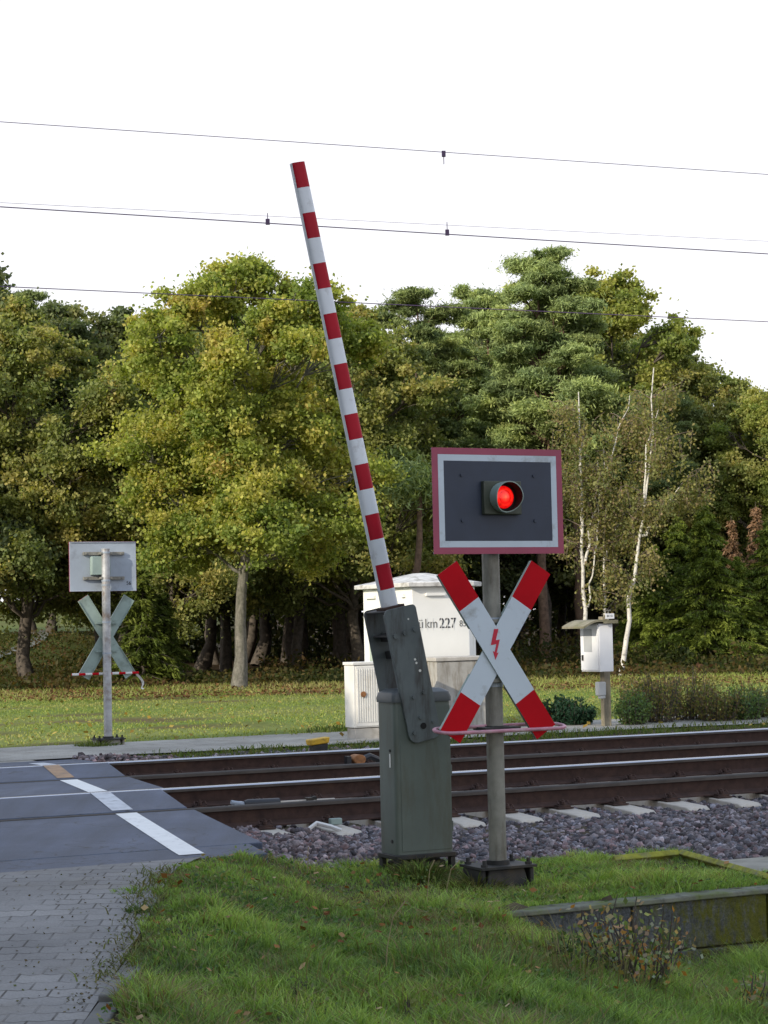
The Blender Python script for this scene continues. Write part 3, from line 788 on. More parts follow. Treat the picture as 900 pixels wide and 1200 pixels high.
# ------------------------------------------------------------------ buildings and boxes beyond the tracks
def hut():
    t = thing('signal_hut', 'small white concrete relay hut with kilometre lettering behind the barrier', 'hut', (.375, 29.75, .03), TH)
    w, d, h, ch = 1.16, 1.65, 2.10, .22
    poly = [(0, 0), (w - ch, 0), (w, ch), (w, d), (0, d)]
    mb = MB(); mb.prism(poly, -.2, h); wall = mb.build('wall', M['hutwall'], t, bevel=.012)
    o = .10
    pe = [(-o, -o), (w - ch + o * .4, -o), (w + o, ch - o * .4), (w + o, d + o), (-o, d + o)]
    cx, cy = w / 2, d / 2
    mb = MB(); mb.loft([[(x, y, h + .002) for x, y in pe], [(x, y, h + .065) for x, y in pe], [(cx + (x - cx) * .9, cy + (y - cy) * .9, h + .08) for x, y in pe], [(cx + (x - cx) * .12, cy + (y - cy) * .12, h + .22) for x, y in pe]])
    mb.build('roof', M['hutroof'], t, bevel=.008)
    mb = MB(); mb.box((-.012, 1.02, .93), (.02, .78, 1.62)); dr = mb.build('door', M['hutdoor'], t, bevel=.004)
    mb = MB(); mb.box((-.035, 1.27, .98), (.02, .04, .06)); mb.cyl((-.045, 1.28, .99), (-.045, 1.17, .99), .009, 8); mb.build('handle', M['darksteel'], dr)
    mb = MB(); mb.box((-.006, 1.02, 1.765), (.03, .88, .04)); mb.box((-.006, .605, .93), (.03, .04, 1.62)); mb.box((-.006, 1.435, .93), (.03, .04, 1.62)); mb.build('door_frame', M['hutwall'], dr)
    mb = MB(); mb.box((.38, -.02, 1.99), (.32, .04, .045)); mb.box((-.02, .25, 1.98), (.04, .10, .05)); mb.box((-.02, 1.35, 1.98), (.04, .30, .05)); mb.box((.93, -.02, 1.97), (.12, .04, .03))
    mb.build('vent_ledge', M['hutwall'], t, bevel=.004)
    # stencilled kilometre lettering on the front wall
    x = -.03
    for s, size, dx, mk in (('B', .19, .105, 'ink_faded'), ('ü', .19, .105, 'ink_faded'), ('km', .19, .235, 'ink_faded'), ('227', .21, .335, 'ink'), ('85', .13, .1, 'ink_faded')):
        me = text_mesh(s, size, M[mk], .0012, 'LEFT'); o = link('lettering', me, wall); o.location = (x + .02, -.004, 1.56 - (.0 if size > .15 else .008)); o.rotation_euler = (PI / 2, 0, 0); o.scale = (.9, 1, 1)
        x += dx
    m_ = MB()                       # stencil bridges
    for xx in (.035, .14, .235, .33, .475, .57, .67): m_.box((xx, -.0062, 1.555), (.007, .0012, .19))
    m_.build('stencil_bridge', M['hutwall'], wall)
    return t
hut()
def cabinet():
    t = thing('switch_cabinet', 'low white ribbed switch cabinet standing to the left of the hut', 'cabinet', (-.46, 27.75, .03), TH)
    w, d = .86, .16
    d = .30
    mb = MB(); mb.box((w / 2, d / 2, .0), (w - .04, d - .03, .34)); mb.build('plinth', M['plinth'], t, bevel=.008)
    mb = MB(); mb.box((w / 2, d / 2, .60), (w, d, .84)); b = mb.build('body', M['cabinet'], t, bevel=.006)
    mb = MB(); mb.box((w / 2, d / 2, 1.045), (w + .03, d + .03, .04)); mb.build('lid', M['cabinet'], t, bevel=.006)
    for k in (0, 1):
        x0 = .03 + k * .405; mb = MB(); mb.box((x0 + .197, -.006, .60), (.39, .012, .80))
        for i in range(11): mb.box((x0 + .022 + i * .035, -.016, .61), (.015, .012, .72))
        dr = mb.build('door', M['cabinet'], t, bevel=.002)
        if k == 0:
            mb = MB(); mb.cyl((x0 + .10, -.024, .63), (x0 + .10, -.034, .63), .04, 12); mb.build('lock', M['orange'], dr)
    return t
cabinet()
t = thing('concrete_box', 'stained grey concrete box with pale lid behind the saltire', 'concrete box', (.70, 29.0, .03), TH)
mb = MB(); mb.loft([[(0, 0, -.1), (.94, 0, -.1), (.94, .6, -.1), (0, .6, -.1)], [(-.02, -.02, 1.02), (.96, -.02, 1.02), (.96, .62, 1.02), (-.02, .62, 1.02)]]); mb.build('body', M['concrete'], t, bevel=.01)
mb = MB(); mb.box((.47, .3, 1.055), (1.02, .68, .06)); mb.build('lid', M['plinth'], t, bevel=.012)

def pole_box():
    t = thing('post_box_cabinet', 'white equipment cabinet on a post under a curved mossy canopy', 'equipment cabinet', (3.17, 29.6, .03), TH)
    mb = MB(); mb.box((.07, .18, .80), (.11, .11, 1.62)); mb.build('post', M['post'], t, bevel=.006)
    z0, z1 = .82, 1.51; x0, x1, y0, y1 = -.20, .03, -.12, .38
    # the body stands with its door facing the road (local -X)
    mb = MB(); mb.box(((x0 + x1) / 2, (y0 + y1) / 2, (z0 + z1) / 2), (x1 - x0, y1 - y0, z1 - z0)); b = mb.build('cabinet_body', M['whitebox'], t, bevel=.006)
    mb = MB(); mb.box((x0 - .010, (y0 + y1) / 2, (z0 + z1) / 2), (.018, y1 - y0 - .03, z1 - z0 - .04)); dr = mb.build('door', M['whitebox'], t, bevel=.005)
    mb = MB(); mb.box((x0 - .021, (y0 + y1) / 2 + .03, z0 + .45), (.004, .22, .33)); mb.build('grey_panel', M['greypanel'], dr)
    mb = MB(); mb.box((x0 - .03, y1 - .08, z0 + .20), (.02, .025, .08)); mb.build('handle', M['darksteel'], dr)
    # canopy: curved over the door, flat over the box
    prof = []
    for k in range(10):
        u = k / 9; x = -.48 + .32 * u; z = 1.475 + .09 * math.sin(u * PI * .60) + .003 * u; prof.append((x, z))
    prof += [(.09, 1.545)]
    mb = MB(); ring = [(x, z) for x, z in prof] + [(x, z - .03) for x, z in reversed(prof)]
    mb.loft([[(x, y0 - .05, z) for x, z in ring], [(x, y1 + .06, z) for x, z in ring]])
    mb.box((-.03, y0 - .052, 1.535), (.24, .012, .05)); mb.build('canopy', M['canopy'], t)
    mb = MB(); mb.box((.0, y0 + .02, 1.615), (.15, .006, .075)); pl = mb.build('number_plate', M['whitebox'], t)
    me = text_mesh('84 41', .045, M['ink'], .0008); o = link('lettering', me, pl); o.location = (.0, y0 + .0155, 1.615); o.rotation_euler = (PI / 2, 0, 0)
    mb = MB(); mb.cyl((.07, .05, 1.54), (.07, .05, 1.70), .012, 8); mb.box((.05, .05, 1.70), (.10, .05, .012)); mb.build('lamp_bracket', M['galv'], t)
    mb = MB(); mb.box((-.05, .12, .57), (.13, .10, .20)); mb.box((-.035, .12, .45), (.09, .08, .05)); mb.build('junction_box', M['greypanel'], t, bevel=.015)
    mb = MB(); mb.cyl((-.02, .10, .43), (-.02, .10, -.05), .02, 10); mb.build('conduit', M['post'], t)
pole_box()

# little trackside devices
t = thing('point_lamp', 'small yellow topped device on a dark foot beyond the far rail, left of the cabinet', 'trackside device', (*xy(9.45, 21.2), .085), TH)
mb = MB(); mb.loft([[(-.11, -.05, .17), (.12, -.05, .19), (.12, .07, .19), (-.11, .07, .17)], [(-.12, -.06, .235), (.13, -.06, .26), (.13, .08, .26), (-.12, .08, .235)]]); mb.build('cap', M['yellow'], t, bevel=.012)
mb = MB(); mb.loft([[(-.06, -.04, -.1), (.08, -.04, -.1), (.08, .06, -.1), (-.06, .06, -.1)], [(-.08, -.045, .168), (.11, -.045, .186), (.11, .065, .186), (-.08, .065, .168)]]); mb.build('foot', M['darksteel'], t, bevel=.005)
t = thing('rail_contact', 'rounded brown contact box with black cable between the far rails', 'trackside device', (*xy(9.5, 20.25), .0), TH)
mb = MB(); mb.loft([[( .075 * math.cos(q) + 0, yy, .14 + .055 * math.sin(q)) for q in [2 * PI * i / 12 for i in range(12)]] for yy in (-.06, .09)]); mb.build('contact_box', M['orange'], t, bevel=.008)
mb = MB(); mb.path([(.06, 0, .14), (.14, 0, .17), (.24, .02, .13), (.34, .05, .03)], .035, 8); mb.box((-.12, 0, .10), (.05, .08, .16)); mb.build('cable', M['rubber'], t)
t = thing('track_rod', 'black sleeved connecting rod lying between the near rails', 'rod', (*xy(6.55, 16.25), .05), TH)
mb = MB(); mb.path([(-.0, 0, .05), (.03, 0, .05), (.32, 0, .045)], [.03, .042, .042], 12); mb.build('sleeve', M['rubber'], t)
mb = MB(); mb.path([(.33, 0, .045), (.85, .02, .04)], .016, 8); mb.build('rod', M['sleeper'], t)
mb = MB(); mb.box((.60, 0, .05), (.05, .09, .05)); mb.box((.66, .03, .045), (.03, .06, .07)); mb.build('clamp', M['darksteel'], t)
mb = MB(); mb.box((-.05, .02, .06), (.09, .07, .03)); mb.cyl((-.12, .0, .075), (.0, 0, .05), .02, 8); mb.build('connector', M['alu'], t, bevel=.006)
t = thing('cable_clamp', 'pale green cable clamp on the ballast beside the near rail', 'clamp', (*xy(6.85, 15.05), -.02), TH)
mb = MB(); mb.box((0, 0, .05), (.10, .05, .05)); mb.build('block', M['green_grey'], t, bevel=.006)
mb = MB(); mb.path([(-.3, -.15, .02), (-.22, -.12, .06), (-.12, -.18, .03), (-.05, -.22, .0)], .018, 6); mb.build('cable', M['tape'], t)

# ------------------------------------------------------------------ overhead wires
def wire(label, p, pts, r, kind='contact_wire'):
    """pts: (along, z) pairs in the vertical plane over the track"""
    mb = MB(); mb.path([(*xy(a, p), z) for a, z in pts], r, 6); return tag(mb.build(kind, M['wire']), label, 'overhead wire')
WP = {}
def wire_from(p, x0, y0, x1, y1):
    # heights over the track at two bearings (world X/Y slope), measured against the eye level
    out = []
    for px, py in ((x0, y0), (x1, y1)):
        dx = (px - 450) / 2400; hz = 731.5 - .022 * (px - 450)
        dirx, diry = dx, 1.0
        D = p / (CT * diry - ST * dirx)
        a = CT * D * dirx + ST * D; z = EYE + (hz - py) / 2400 * D
        out.append((a, z))
    (a0, z0), (a1, z1) = out; s = (z1 - z0) / (a1 - a0)
    def at(a): return z0 + s * (a - a0)
    return at
for lab, p, c, r, nm in (('upper catenary wire over the near track, highest in the sky', 16.05, (0, 136, 860, 196), .0032, 'catenary_wire'),
                        ('contact wire over the near track, thicker of the middle pair', 16.05, (0, 238, 900, 294), .0048, 'contact_wire'),
                        ('thin catenary wire over the far track, just above the contact wire', 19.8, (0, 233, 900, 279), .0022, 'catenary_wire'),
                        ('contact wire over the far track, lowest, crossing the treetops', 19.8, (0, 333, 900, 375), .0048, 'contact_wire')):
    f = wire_from(p, *c); WP[lab[:5] + nm + str(p)] = f
    aa = [-30, -10, 3, 5, 7, 9, 11, 13, 25, 45]
    wire(lab, p, [(a, f(a)) for a in aa], r, nm)
def bear(px, p):
    dx = (px - 450) / 2400; D = p / (CT - ST * dx); return CT * D * dx + ST * D
fs_ = list(WP.values())
for f, p, px, dn, lab in ((fs_[0], 16.05, 530, -.05, 'small clamp hanging on the highest overhead wire'), (fs_[1], 16.05, 532, .05, 'small clamp on the thick middle wire at the right'), (fs_[1], 16.05, 320, .04, 'small clamp on the thick middle wire at the left')):
    a = bear(px, p); z = f(a); x, y = xy(a, p); mb = MB()
    mb.box((x, y, z + dn * .3), (.035, .035, .035 + abs(dn) * .3)); mb.cyl((x, y, z), (x, y, z + dn * 2.2), .004, 6)
    tag(mb.build('wire_clamp', M['wire']), lab, 'wire clamp')

# ------------------------------------------------------------------ plants
def tubes(name, lst, mat, sides=6):
    """lst of (pts (n,3), radii (n)) -> one mesh"""
    V = []; F = []; b = 0
    ang = np.arange(sides) * 2 * PI / sides
    for pts, rad in lst:
        pts = np.asarray(pts, float); n = len(pts)
        tn = np.gradient(pts, axis=0); tn /= np.linalg.norm(tn, axis=1, keepdims=True) + 1e-9
        ref = np.array([0, 0, 1.]) if abs(tn[0, 2]) < .9 else np.array([1., 0, 0])
        u = np.cross(tn, ref); u /= np.linalg.norm(u, axis=1, keepdims=True) + 1e-9; w = np.cross(tn, u)
        ring = pts[:, None] + (u[:, None] * np.cos(ang)[None, :, None] + w[:, None] * np.sin(ang)[None, :, None]) * np.asarray(rad)[:, None, None]
        V.append(ring.reshape(-1, 3))
        i = np.arange(n - 1)[:, None] * sides + np.arange(sides)[None]; j = np.arange(n - 1)[:, None] * sides + (np.arange(sides)[None] + 1) % sides
        F.append(b + np.stack([i, j, j + sides, i + sides], -1).reshape(-1, 4)); b += n * sides
    V = np.concatenate(V); F = np.concatenate(F)
    me = bpy.data.meshes.new(name); me.vertices.add(len(V)); me.vertices.foreach_set('co', V.astype(np.float32).ravel())
    me.loops.add(F.size); me.loops.foreach_set('vertex_index', F.astype(np.int32).ravel())
    me.polygons.add(len(F)); me.polygons.foreach_set('loop_start', (np.arange(len(F)) * 4).astype(np.int32))
    me.polygons.foreach_set('use_smooth', np.ones(len(F), bool)); me.update(calc_edges=True); me.materials.append(mat)
    return me
def curve(a, b, rng, n=6, sag=0.0, wig=.06):
    a = np.asarray(a, float); b = np.asarray(b, float); t = np.linspace(0, 1, n)[:, None]
    L = np.linalg.norm(b - a); p = a * (1 - t) + b * t
    p[:, 2] += sag * L * np.sin(t[:, 0] * PI)
    p[1:-1] += rng.normal(size=(n - 2, 3)) * wig * L * .5
    return p
def leaves(name, P, Lf, Wf, tint, mat, rng, up=.5, axis=None):
    n = len(P)
    nm = rng.normal(size=(n, 3)); nm[:, 2] += up; nm /= np.linalg.norm(nm, axis=1, keepdims=True)
    a = rng.normal(size=(n, 3)) if axis is None else axis + rng.normal(size=(n, 3)) * .25
    t = a - nm * np.sum(a * nm, 1, keepdims=True); t /= np.linalg.norm(t, axis=1, keepdims=True) + 1e-9
    b = np.cross(nm, t); sc_ = rng.uniform(.7, 1.3, (n, 1))
    t = t * Lf * .5 * sc_; b = b * Wf * .5 * sc_
    V = np.stack([P - t, P - t * .1 + b, P + t, P - t * .1 - b], 1)
    return np_mesh(name, V, [(0, 1, 2, 3)], mat, tint)
def palette(cols, n, rng, u):
    cols = np.array(cols); k = len(cols) - 1; u = np.clip(u, 0, .999) * k; i = u.astype(int); f = (u - i)[:, None]
    return (cols[i] * (1 - f) + cols[i + 1] * f) * rng.uniform(.65, 1.35, (n, 1))

def tree_meshes(seed, H, R, h0, tr, nl, nc, per, pal, bark, leaf=(.17, .12), zs=.8, prof=None, cz=.65, mat='leaf', up=.5, top=.8, lr=(.28, .42), lean=0, droop=0.0, trunk_wig=.02):
    rng = np.random.default_rng(seed); T = []
    prof = prof or (lambda u: .62 + .40 * math.sin(PI * min(1, u * 1.0)) - .22 * u ** 3 + .10 * math.sin(u * 17 + 1))
    nT = 12; tz = np.linspace(0, H * top, nT); wx = np.cumsum(rng.normal(size=(nT, 2)), 0) * H * trunk_wig * .35; wx[0] = 0
    trunk = np.stack([wx[:, 0] + lean * tz, wx[:, 1], tz], 1); trad = tr * (1 - .86 * (tz / tz[-1]) ** 1.0); trad[0] *= 1.35; trad[1] *= 1.02
    T.append((trunk, trad))
    def tp(z):
        z = min(max(z, 0), tz[-1]); return np.array([np.interp(z, tz, trunk[:, i]) for i in range(3)]), float(np.interp(z, tz, trad))
    P = []; U = []
    for i in range(nl):
        u = (i + .5) / nl; h = h0 + (H - h0) * (.06 + .86 * u ** .95)
        env = R * prof(u); az = i * 2.399 + rng.uniform(-.4, .4); dist = env * rng.uniform(.30, .92) * (1 - .45 * max(0, u - .85) / .15)
        base, _ = tp(h); lr_ = R * rng.uniform(*lr) * .86 * (1 - .35 * u)
        c = np.array([base[0] + math.cos(az) * dist, base[1] + math.sin(az) * dist, h - droop * dist])
        s, sr = tp(max(h0 * 1.02, h - dist * rng.uniform(.5, .95)))
        limb = curve(s, c, rng, 7, .06, .07); lrad = np.linspace(min(sr * .5, tr * .30), .022, 7); T.append((limb, lrad))
        ub = rng.uniform(0, 1)
        for k in range(nc):
            d = rng.normal(size=3); d /= np.linalg.norm(d); q = c + d * lr_ * rng.uniform(.35, 1.05) * np.array([1, 1, zs])
            li = limb[rng.integers(3, 7)]
            T.append((curve(li, q, rng, 4, .05, .1), np.linspace(.022, .006, 4)))
            cr = lr_ * rng.uniform(.20, .42); m = int(per * rng.uniform(.5, 1.4))
            g = rng.normal(size=(m, 3)) * .5 * np.where(rng.random((m, 1)) < .14, 1.9, 1.0); pts = q + g * cr * np.array([1, 1, cz])
            P.append(pts); U.append(np.full(m, .55 * rng.uniform() + .3 * ub) + rng.uniform(0, .2, m))
    P = np.concatenate(P); U = np.concatenate(U)
    tint = palette(pal, len(P), rng, U)
    return leaves('crown', P, leaf[0], leaf[1], tint, M[mat], rng, up), tubes('trunk', T, M[bark])
def make_tree(name, label, cat, meshes, loc, rz=0, s=1, group=None):
    t = thing(name, label, cat, loc, rz, group); t.scale = (s, s, s)
    link('trunk', meshes[1], t); link('crown', meshes[0], t); return t

G_OAK = [(0.124, 0.19, 0.053), (0.231, 0.293, 0.074), (0.338, 0.371, 0.094), (0.46, 0.43, 0.112), (0.425, 0.309, 0.112)]
G_OAK2 = [(0.119, 0.16, 0.063), (0.202, 0.244, 0.087), (0.31, 0.32, 0.109), (0.478, 0.395, 0.141)]
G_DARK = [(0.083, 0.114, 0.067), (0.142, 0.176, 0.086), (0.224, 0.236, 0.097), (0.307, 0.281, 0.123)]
G_PINE = [(0.135, 0.196, 0.083), (0.229, 0.293, 0.119), (0.327, 0.399, 0.145), (0.44, 0.48, 0.155)]
G_BIR = [(0.138, 0.168, 0.065), (0.213, 0.228, 0.091), (0.3, 0.276, 0.104), (0.275, 0.192, 0.13)]
G_SPR = [(0.066, 0.099, 0.022), (0.122, 0.169, 0.028), (0.187, 0.24, 0.04), (0.261, 0.297, 0.056)]

oakA = tree_meshes(11, 11.4, 3.6, 2.9, .175, 46, 22, 215, G_OAK, 'oakbark', leaf=(.105, .078))
oakB = tree_meshes(12, 12.0, 4.3, 2.0, .22, 42, 20, 200, G_OAK2, 'bark', leaf=(.12, .088))
oakC = tree_meshes(13, 10.0, 3.7, 1.8, .18, 38, 19, 170, G_DARK, 'bark', leaf=(.125, .09))
pineA = tree_meshes(14, 14.5, 2.9, 6.2, .19, 32, 18, 400, G_PINE, 'pinebark', leaf=(.17, .034), zs=.45, cz=.45, mat='needle', up=.2, top=.94, lr=(.30, .48), prof=lambda u: 1.0 - .62 * u ** 1.6, trunk_wig=.012)
pineB = tree_meshes(15, 13.0, 2.6, 5.4, .17, 26, 17, 370, [tuple(c * .75 for c in q) for q in G_PINE], 'pinebark', leaf=(.17, .034), zs=.45, cz=.45, mat='needle', up=.2, top=.94, lr=(.30, .48), prof=lambda u: 1.0 - .55 * u ** 1.6, trunk_wig=.03)
tall = tree_meshes(16, 13.0, 3.1, 3.2, .18, 42, 19, 165, [(.16, .21, .07), (.24, .29, .08), (.32, .34, .09), (.40, .38, .12)], 'bark', leaf=(.112, .083))

def spruce_meshes(seed, H, R, pal, dens=1.0, bare=.05):
    rng = np.random.default_rng(seed); T = [(np.array([[0, 0, 0], [0, 0, H * .5], [0, 0, H]]), np.array([.015 * H + .02, .01 * H, .008]))]
    P = []; A = []; U = []
    z = H * bare
    while z < H * .98:
        u = z / H; L = R * (1 - u) ** .72 * rng.uniform(.7, 1.12) + .08
        for k in range(int(7 + 3 * (1 - u))):
            az = rng.uniform(0, 2 * PI); Lk = L * rng.uniform(.55, 1.2)
            e = np.array([math.cos(az) * Lk, math.sin(az) * Lk, z - .22 * Lk + .12 * Lk * rng.uniform(-1, 1)]); s = np.array([0, 0, z])
            br = curve(s, e, rng, 5, .05, .03); T.append((br, np.linspace(.018 * (1 - u) + .005, .004, 5)))
            m = int(95 * Lk * dens) + 10
            t = rng.uniform(.12, 1, m) ** .8; b = s * (1 - t[:, None]) + e * t[:, None]; b[:, 2] += .05 * Lk * np.sin(t * PI)
            side = np.array([-math.sin(az), math.cos(az), 0]); wdt = .24 * Lk * np.sin(np.clip(t * 1.15, 0, 1) * PI * .9) + .04
            off = rng.uniform(-1, 1, m)
            b += side * (off * wdt)[:, None]; b[:, 2] -= np.abs(rng.normal(size=m)) * .10 * (1 - u * .5) + .10 * np.abs(off) * Lk * .3
            P.append(b); ax = np.array([math.cos(az), math.sin(az), -.5]); A.append(np.repeat(ax[None], m, 0) + side * np.sign(off)[:, None] * .8)
            U.append(np.full(m, rng.uniform(0, .7)) + rng.uniform(0, .3, m) * t)
        z += .13 + .11 * (1 - u)
    P = np.concatenate(P); A = np.concatenate(A); U = np.concatenate(U)
    return leaves('crown', P, .20, .055, palette(pal, len(P), rng, U), M['needle'], rng, .6, A), tubes('trunk', T, M['bark'])
sprA = spruce_meshes(21, 6.2, 2.3, G_SPR, 1.25)
sprB = spruce_meshes(22, 3.6, 1.3, [tuple(c * .6 for c in q) for q in G_SPR])
sprD = spruce_meshes(23, 6.0, .85, [(.16, .11, .06), (.28, .17, .10), (.38, .23, .14)], .16, .35)

def birch_meshes(seed, trunks, hang=1.0, pal=G_BIR, per=24):
    """trunks: list of polylines (points) with a start radius"""
    rng = np.random.default_rng(seed); T = []; P = []; U = []; F = []
    for pts, r0, leafy in trunks:
        pts = np.array(pts, float); n = 14; s = np.linspace(0, 1, n); k = np.linspace(0, 1, len(pts))
        p = np.stack([np.interp(s, k, pts[:, i]) for i in range(3)], 1); p[1:-1] += rng.normal(size=(n - 2, 3)) * .035
        T.append((p, r0 * (1 - .8 * s)))
        L = np.linalg.norm(pts[-1] - pts[0])
        for q in range(int(leafy * 22)):
            i = rng.uniform(.35, 1) * (n - 1); a = p[int(i)] ; az = rng.uniform(0, 2 * PI); l = rng.uniform(.5, 1.5) * (1.1 - .4 * i / n)
            e = a + np.array([math.cos(az) * l, math.sin(az) * l, rng.uniform(.1, .7) * l]); F.append((curve(a, e, rng, 4, .08, .08), np.linspace(.014, .005, 4)))
            for h in range(6):
                u = rng.uniform(.3, 1); b = a * (1 - u) + e * u; d = b + np.array([rng.normal() * .15, rng.normal() * .15, -rng.uniform(.4, 1.2) * hang])
                F.append((curve(b, d, rng, 3, 0, .05), np.array([.005, .004, .003])))
                m = rng.integers(per // 2, per); t = rng.uniform(0, 1, (m, 1)); P.append(b * (1 - t) + d * t + rng.normal(size=(m, 3)) * .13); U.append(np.full(m, rng.uniform(0, .7)) + rng.uniform(0, .3, m))
    P = np.concatenate(P); U = np.concatenate(U)
    cr = leaves('crown', P, .095, .065, palette(pal, len(P), rng, U), M['leaf'], rng, .2)
    return cr, tubes('trunk', T, M['birchbark'], 7), tubes('twigs', F, M['twig'], 4)
def make_birch(label, ms, loc, rz=0):
    t = thing('birch_tree', label, 'tree', loc, rz, 'slender birch trees at the wood edge'); t.scale = (.97, .97, .97); link('trunk', ms[1], t); link('branches', ms[2], t); link('crown', ms[0], t); return t

def at(px, D, z=None):
    """ground point on the bearing of a photo column at depth D"""
    x = (px - 450) / 2400 * D; return (x, D, float(gz(x, D)) if z is None else z)

make_tree('oak_tree', 'yellowing oak with a pale grey trunk, the largest tree left of the barrier arm', 'tree', oakA, at(276, 52.5), 0.4, 1.0)
make_tree('oak_tree', 'dark oak with a dark trunk at the left edge behind the far sign', 'tree', oakB, at(30, 60), 1.9, .97)
make_tree('broadleaf_tree', 'dense dark green tree between the two oaks at the left', 'tree', oakC, at(112, 66), 2.2, 1.25)
make_tree('broadleaf_tree', 'dark green tree whose crown is cut by the left edge of the photo', 'tree', oakC, at(-35, 62), 4.2, 1.36)
make_tree('broadleaf_tree', 'green tree rising right behind the barrier arm', 'tree', oakB, at(418, 63), 3.1, .97)
make_tree('broadleaf_tree', 'light green tree behind the top of the barrier arm, left side', 'tree', tall, at(345, 68), .5, 1.0)
make_tree('pine_tree', 'bluish pine between the barrier arm and the signal board', 'tree', pineB, at(515, 66), 1.2, .99)
make_tree('pine_tree', 'bushy pale pine left of the tallest pine', 'tree', pineA, at(580, 71), 4.0, .95)
make_tree('pine_tree', 'tallest pine with orange trunk above the signal board', 'tree', pineA, at(634, 63), .3, .93)
make_tree('pine_tree', 'pine with a straight reddish trunk just right of the signal board', 'tree', pineB, at(671, 63.5), 2.5, .97)
make_tree('broadleaf_tree', 'light green tree with an airy top right of the tallest pine', 'tree', tall, at(722, 72), 2.6, 1.10)
make_tree('broadleaf_tree', 'fresh green tree behind the birches', 'tree', tall, at(690, 76), 5.1, 1.12)
make_tree('broadleaf_tree', 'green tree falling away behind the birches to the right', 'tree', oakB, at(800, 73), .9, .96)
make_tree('broadleaf_tree', 'green tree behind the dead spruce at the right edge', 'tree', oakB, at(868, 70), 5.9, .83)
make_tree('broadleaf_tree', 'yellowish green tree cut by the right edge of the photo', 'tree', tall, at(915, 68), 1.5, .73)
make_tree('broadleaf_tree', 'green tree standing between the far sign and the large oak, behind them', 'tree', oakB, at(205, 61), 2.7, .88)
make_tree('spruce_tree', 'bright green spruce with a visible pale stem right of the white cabinet', 'tree', sprA, at(826, 60), .2, .80, 'spruces at the wood edge')
make_tree('spruce_tree', 'green spruce just right of the white equipment cabinet', 'tree', sprA, at(765, 61), 2.0, .62, 'spruces at the wood edge')
make_tree('spruce_tree', 'tall spruce at the right edge of the photo', 'tree', sprA, at(900, 61), 4.0, .72, 'spruces at the wood edge')
make_tree('spruce_tree', 'dark green spruce behind the spruce with the pale stem', 'tree', sprA, at(795, 64), 5.0, .78, 'spruces at the wood edge')
make_tree('spruce_tree', 'low green spruce between the pale stemmed one and the right edge', 'tree', sprA, at(862, 60), 1.2, .55, 'spruces at the wood edge')
make_tree('spruce_tree', 'lowest green spruce close behind the white cabinet', 'tree', sprA, at(737, 62), 3.3, .42, 'spruces at the wood edge')
make_tree('spruce_tree', 'reddish brown dead spruce near the right edge', 'tree', sprD, at(886, 64), 1.0, .86)
make_tree('spruce_tree', 'thin dead brown spruce top left of the larger dead one', 'tree', sprD, at(857, 65), 3.0, .80)
make_tree('spruce_tree', 'small dark spruce standing behind the far sign', 'tree', sprB, at(165, 56), 1.0, .95)
make_tree('spruce_tree', 'low dark spruce right of the one behind the far sign', 'tree', sprB, at(190, 57), 3.0, .75)

b1 = birch_meshes(31, hang=.5, per=30, trunks=[([(0, 0, 0), (.02, 0, 4), (.0, 0, 8.2)], .075, 1.0), ([(.05, 0, 3.2), (.35, .1, 4.6), (1.05, .1, 6.7), (1.5, .2, 8.1)], .045, .8), ([(.0, 0, 4.0), (-.12, 0, 5.5), (.1, 0, 7.0)], .025, .3), ([(.1, 0, 2.0), (.45, 0, 4), (.5, 0, 6.2)], .03, .5)])
b2 = birch_meshes(32, hang=.55, per=34, trunks=[([(0, 0, 0), (.35, 0, 2.4), (.85, 0, 4.8), (1.2, 0, 8.8)], .08, 1.4), ([(.72, 0, 4.0), (1.3, 0, 4.7), (2.1, 0, 5.7)], .05, 1.0), ([(.8, 0, 4.6), (.9, 0, 6.5), (1.3, 0, 7.6)], .04, .6)])
b3 = birch_meshes(33, hang=.5, trunks=[([(0, 0, 0), (.0, 0, 3), (.12, 0, 6.6)], .055, .8), ([(.02, 0, 3.3), (.4, 0, 4.2), (.8, 0, 4.9)], .035, .5)])
make_birch('slender white birch with forked stems just right of the pines', b1, at(682, 57))
make_birch('leaning white birch with one long side branch, furthest right of the birches', b2, at(722, 56.5))
make_birch('thin short birch between the two taller ones', b3, at(705, 57.5))

# curved bare stem of a pine behind the lever plate
rg = np.random.default_rng(5)
t = thing('leaning_trunk', 'curved bare pine trunk leaning behind the hut roof', 'tree', at(462, 58))
link('trunk', tubes('trunk', [(np.array([(0, 0, 0), (.05, 0, 1.0), (.25, 0, 2.2), (.62, 0, 3.2), (.70, 0, 4.0), (.75, .1, 5.6)]), np.array([.13, .12, .11, .10, .09, .05]))], M['pinebark'], 8), t)
link('crown', leaves('crown', np.array([.75, .1, 5.6]) + rg.normal(size=(2500, 3)) * np.array([.6, .5, .3]), .24, .05, palette(G_PINE, 2500, rg, rg.uniform(0, 1, 2500)), M['needle'], rg, .2), t)

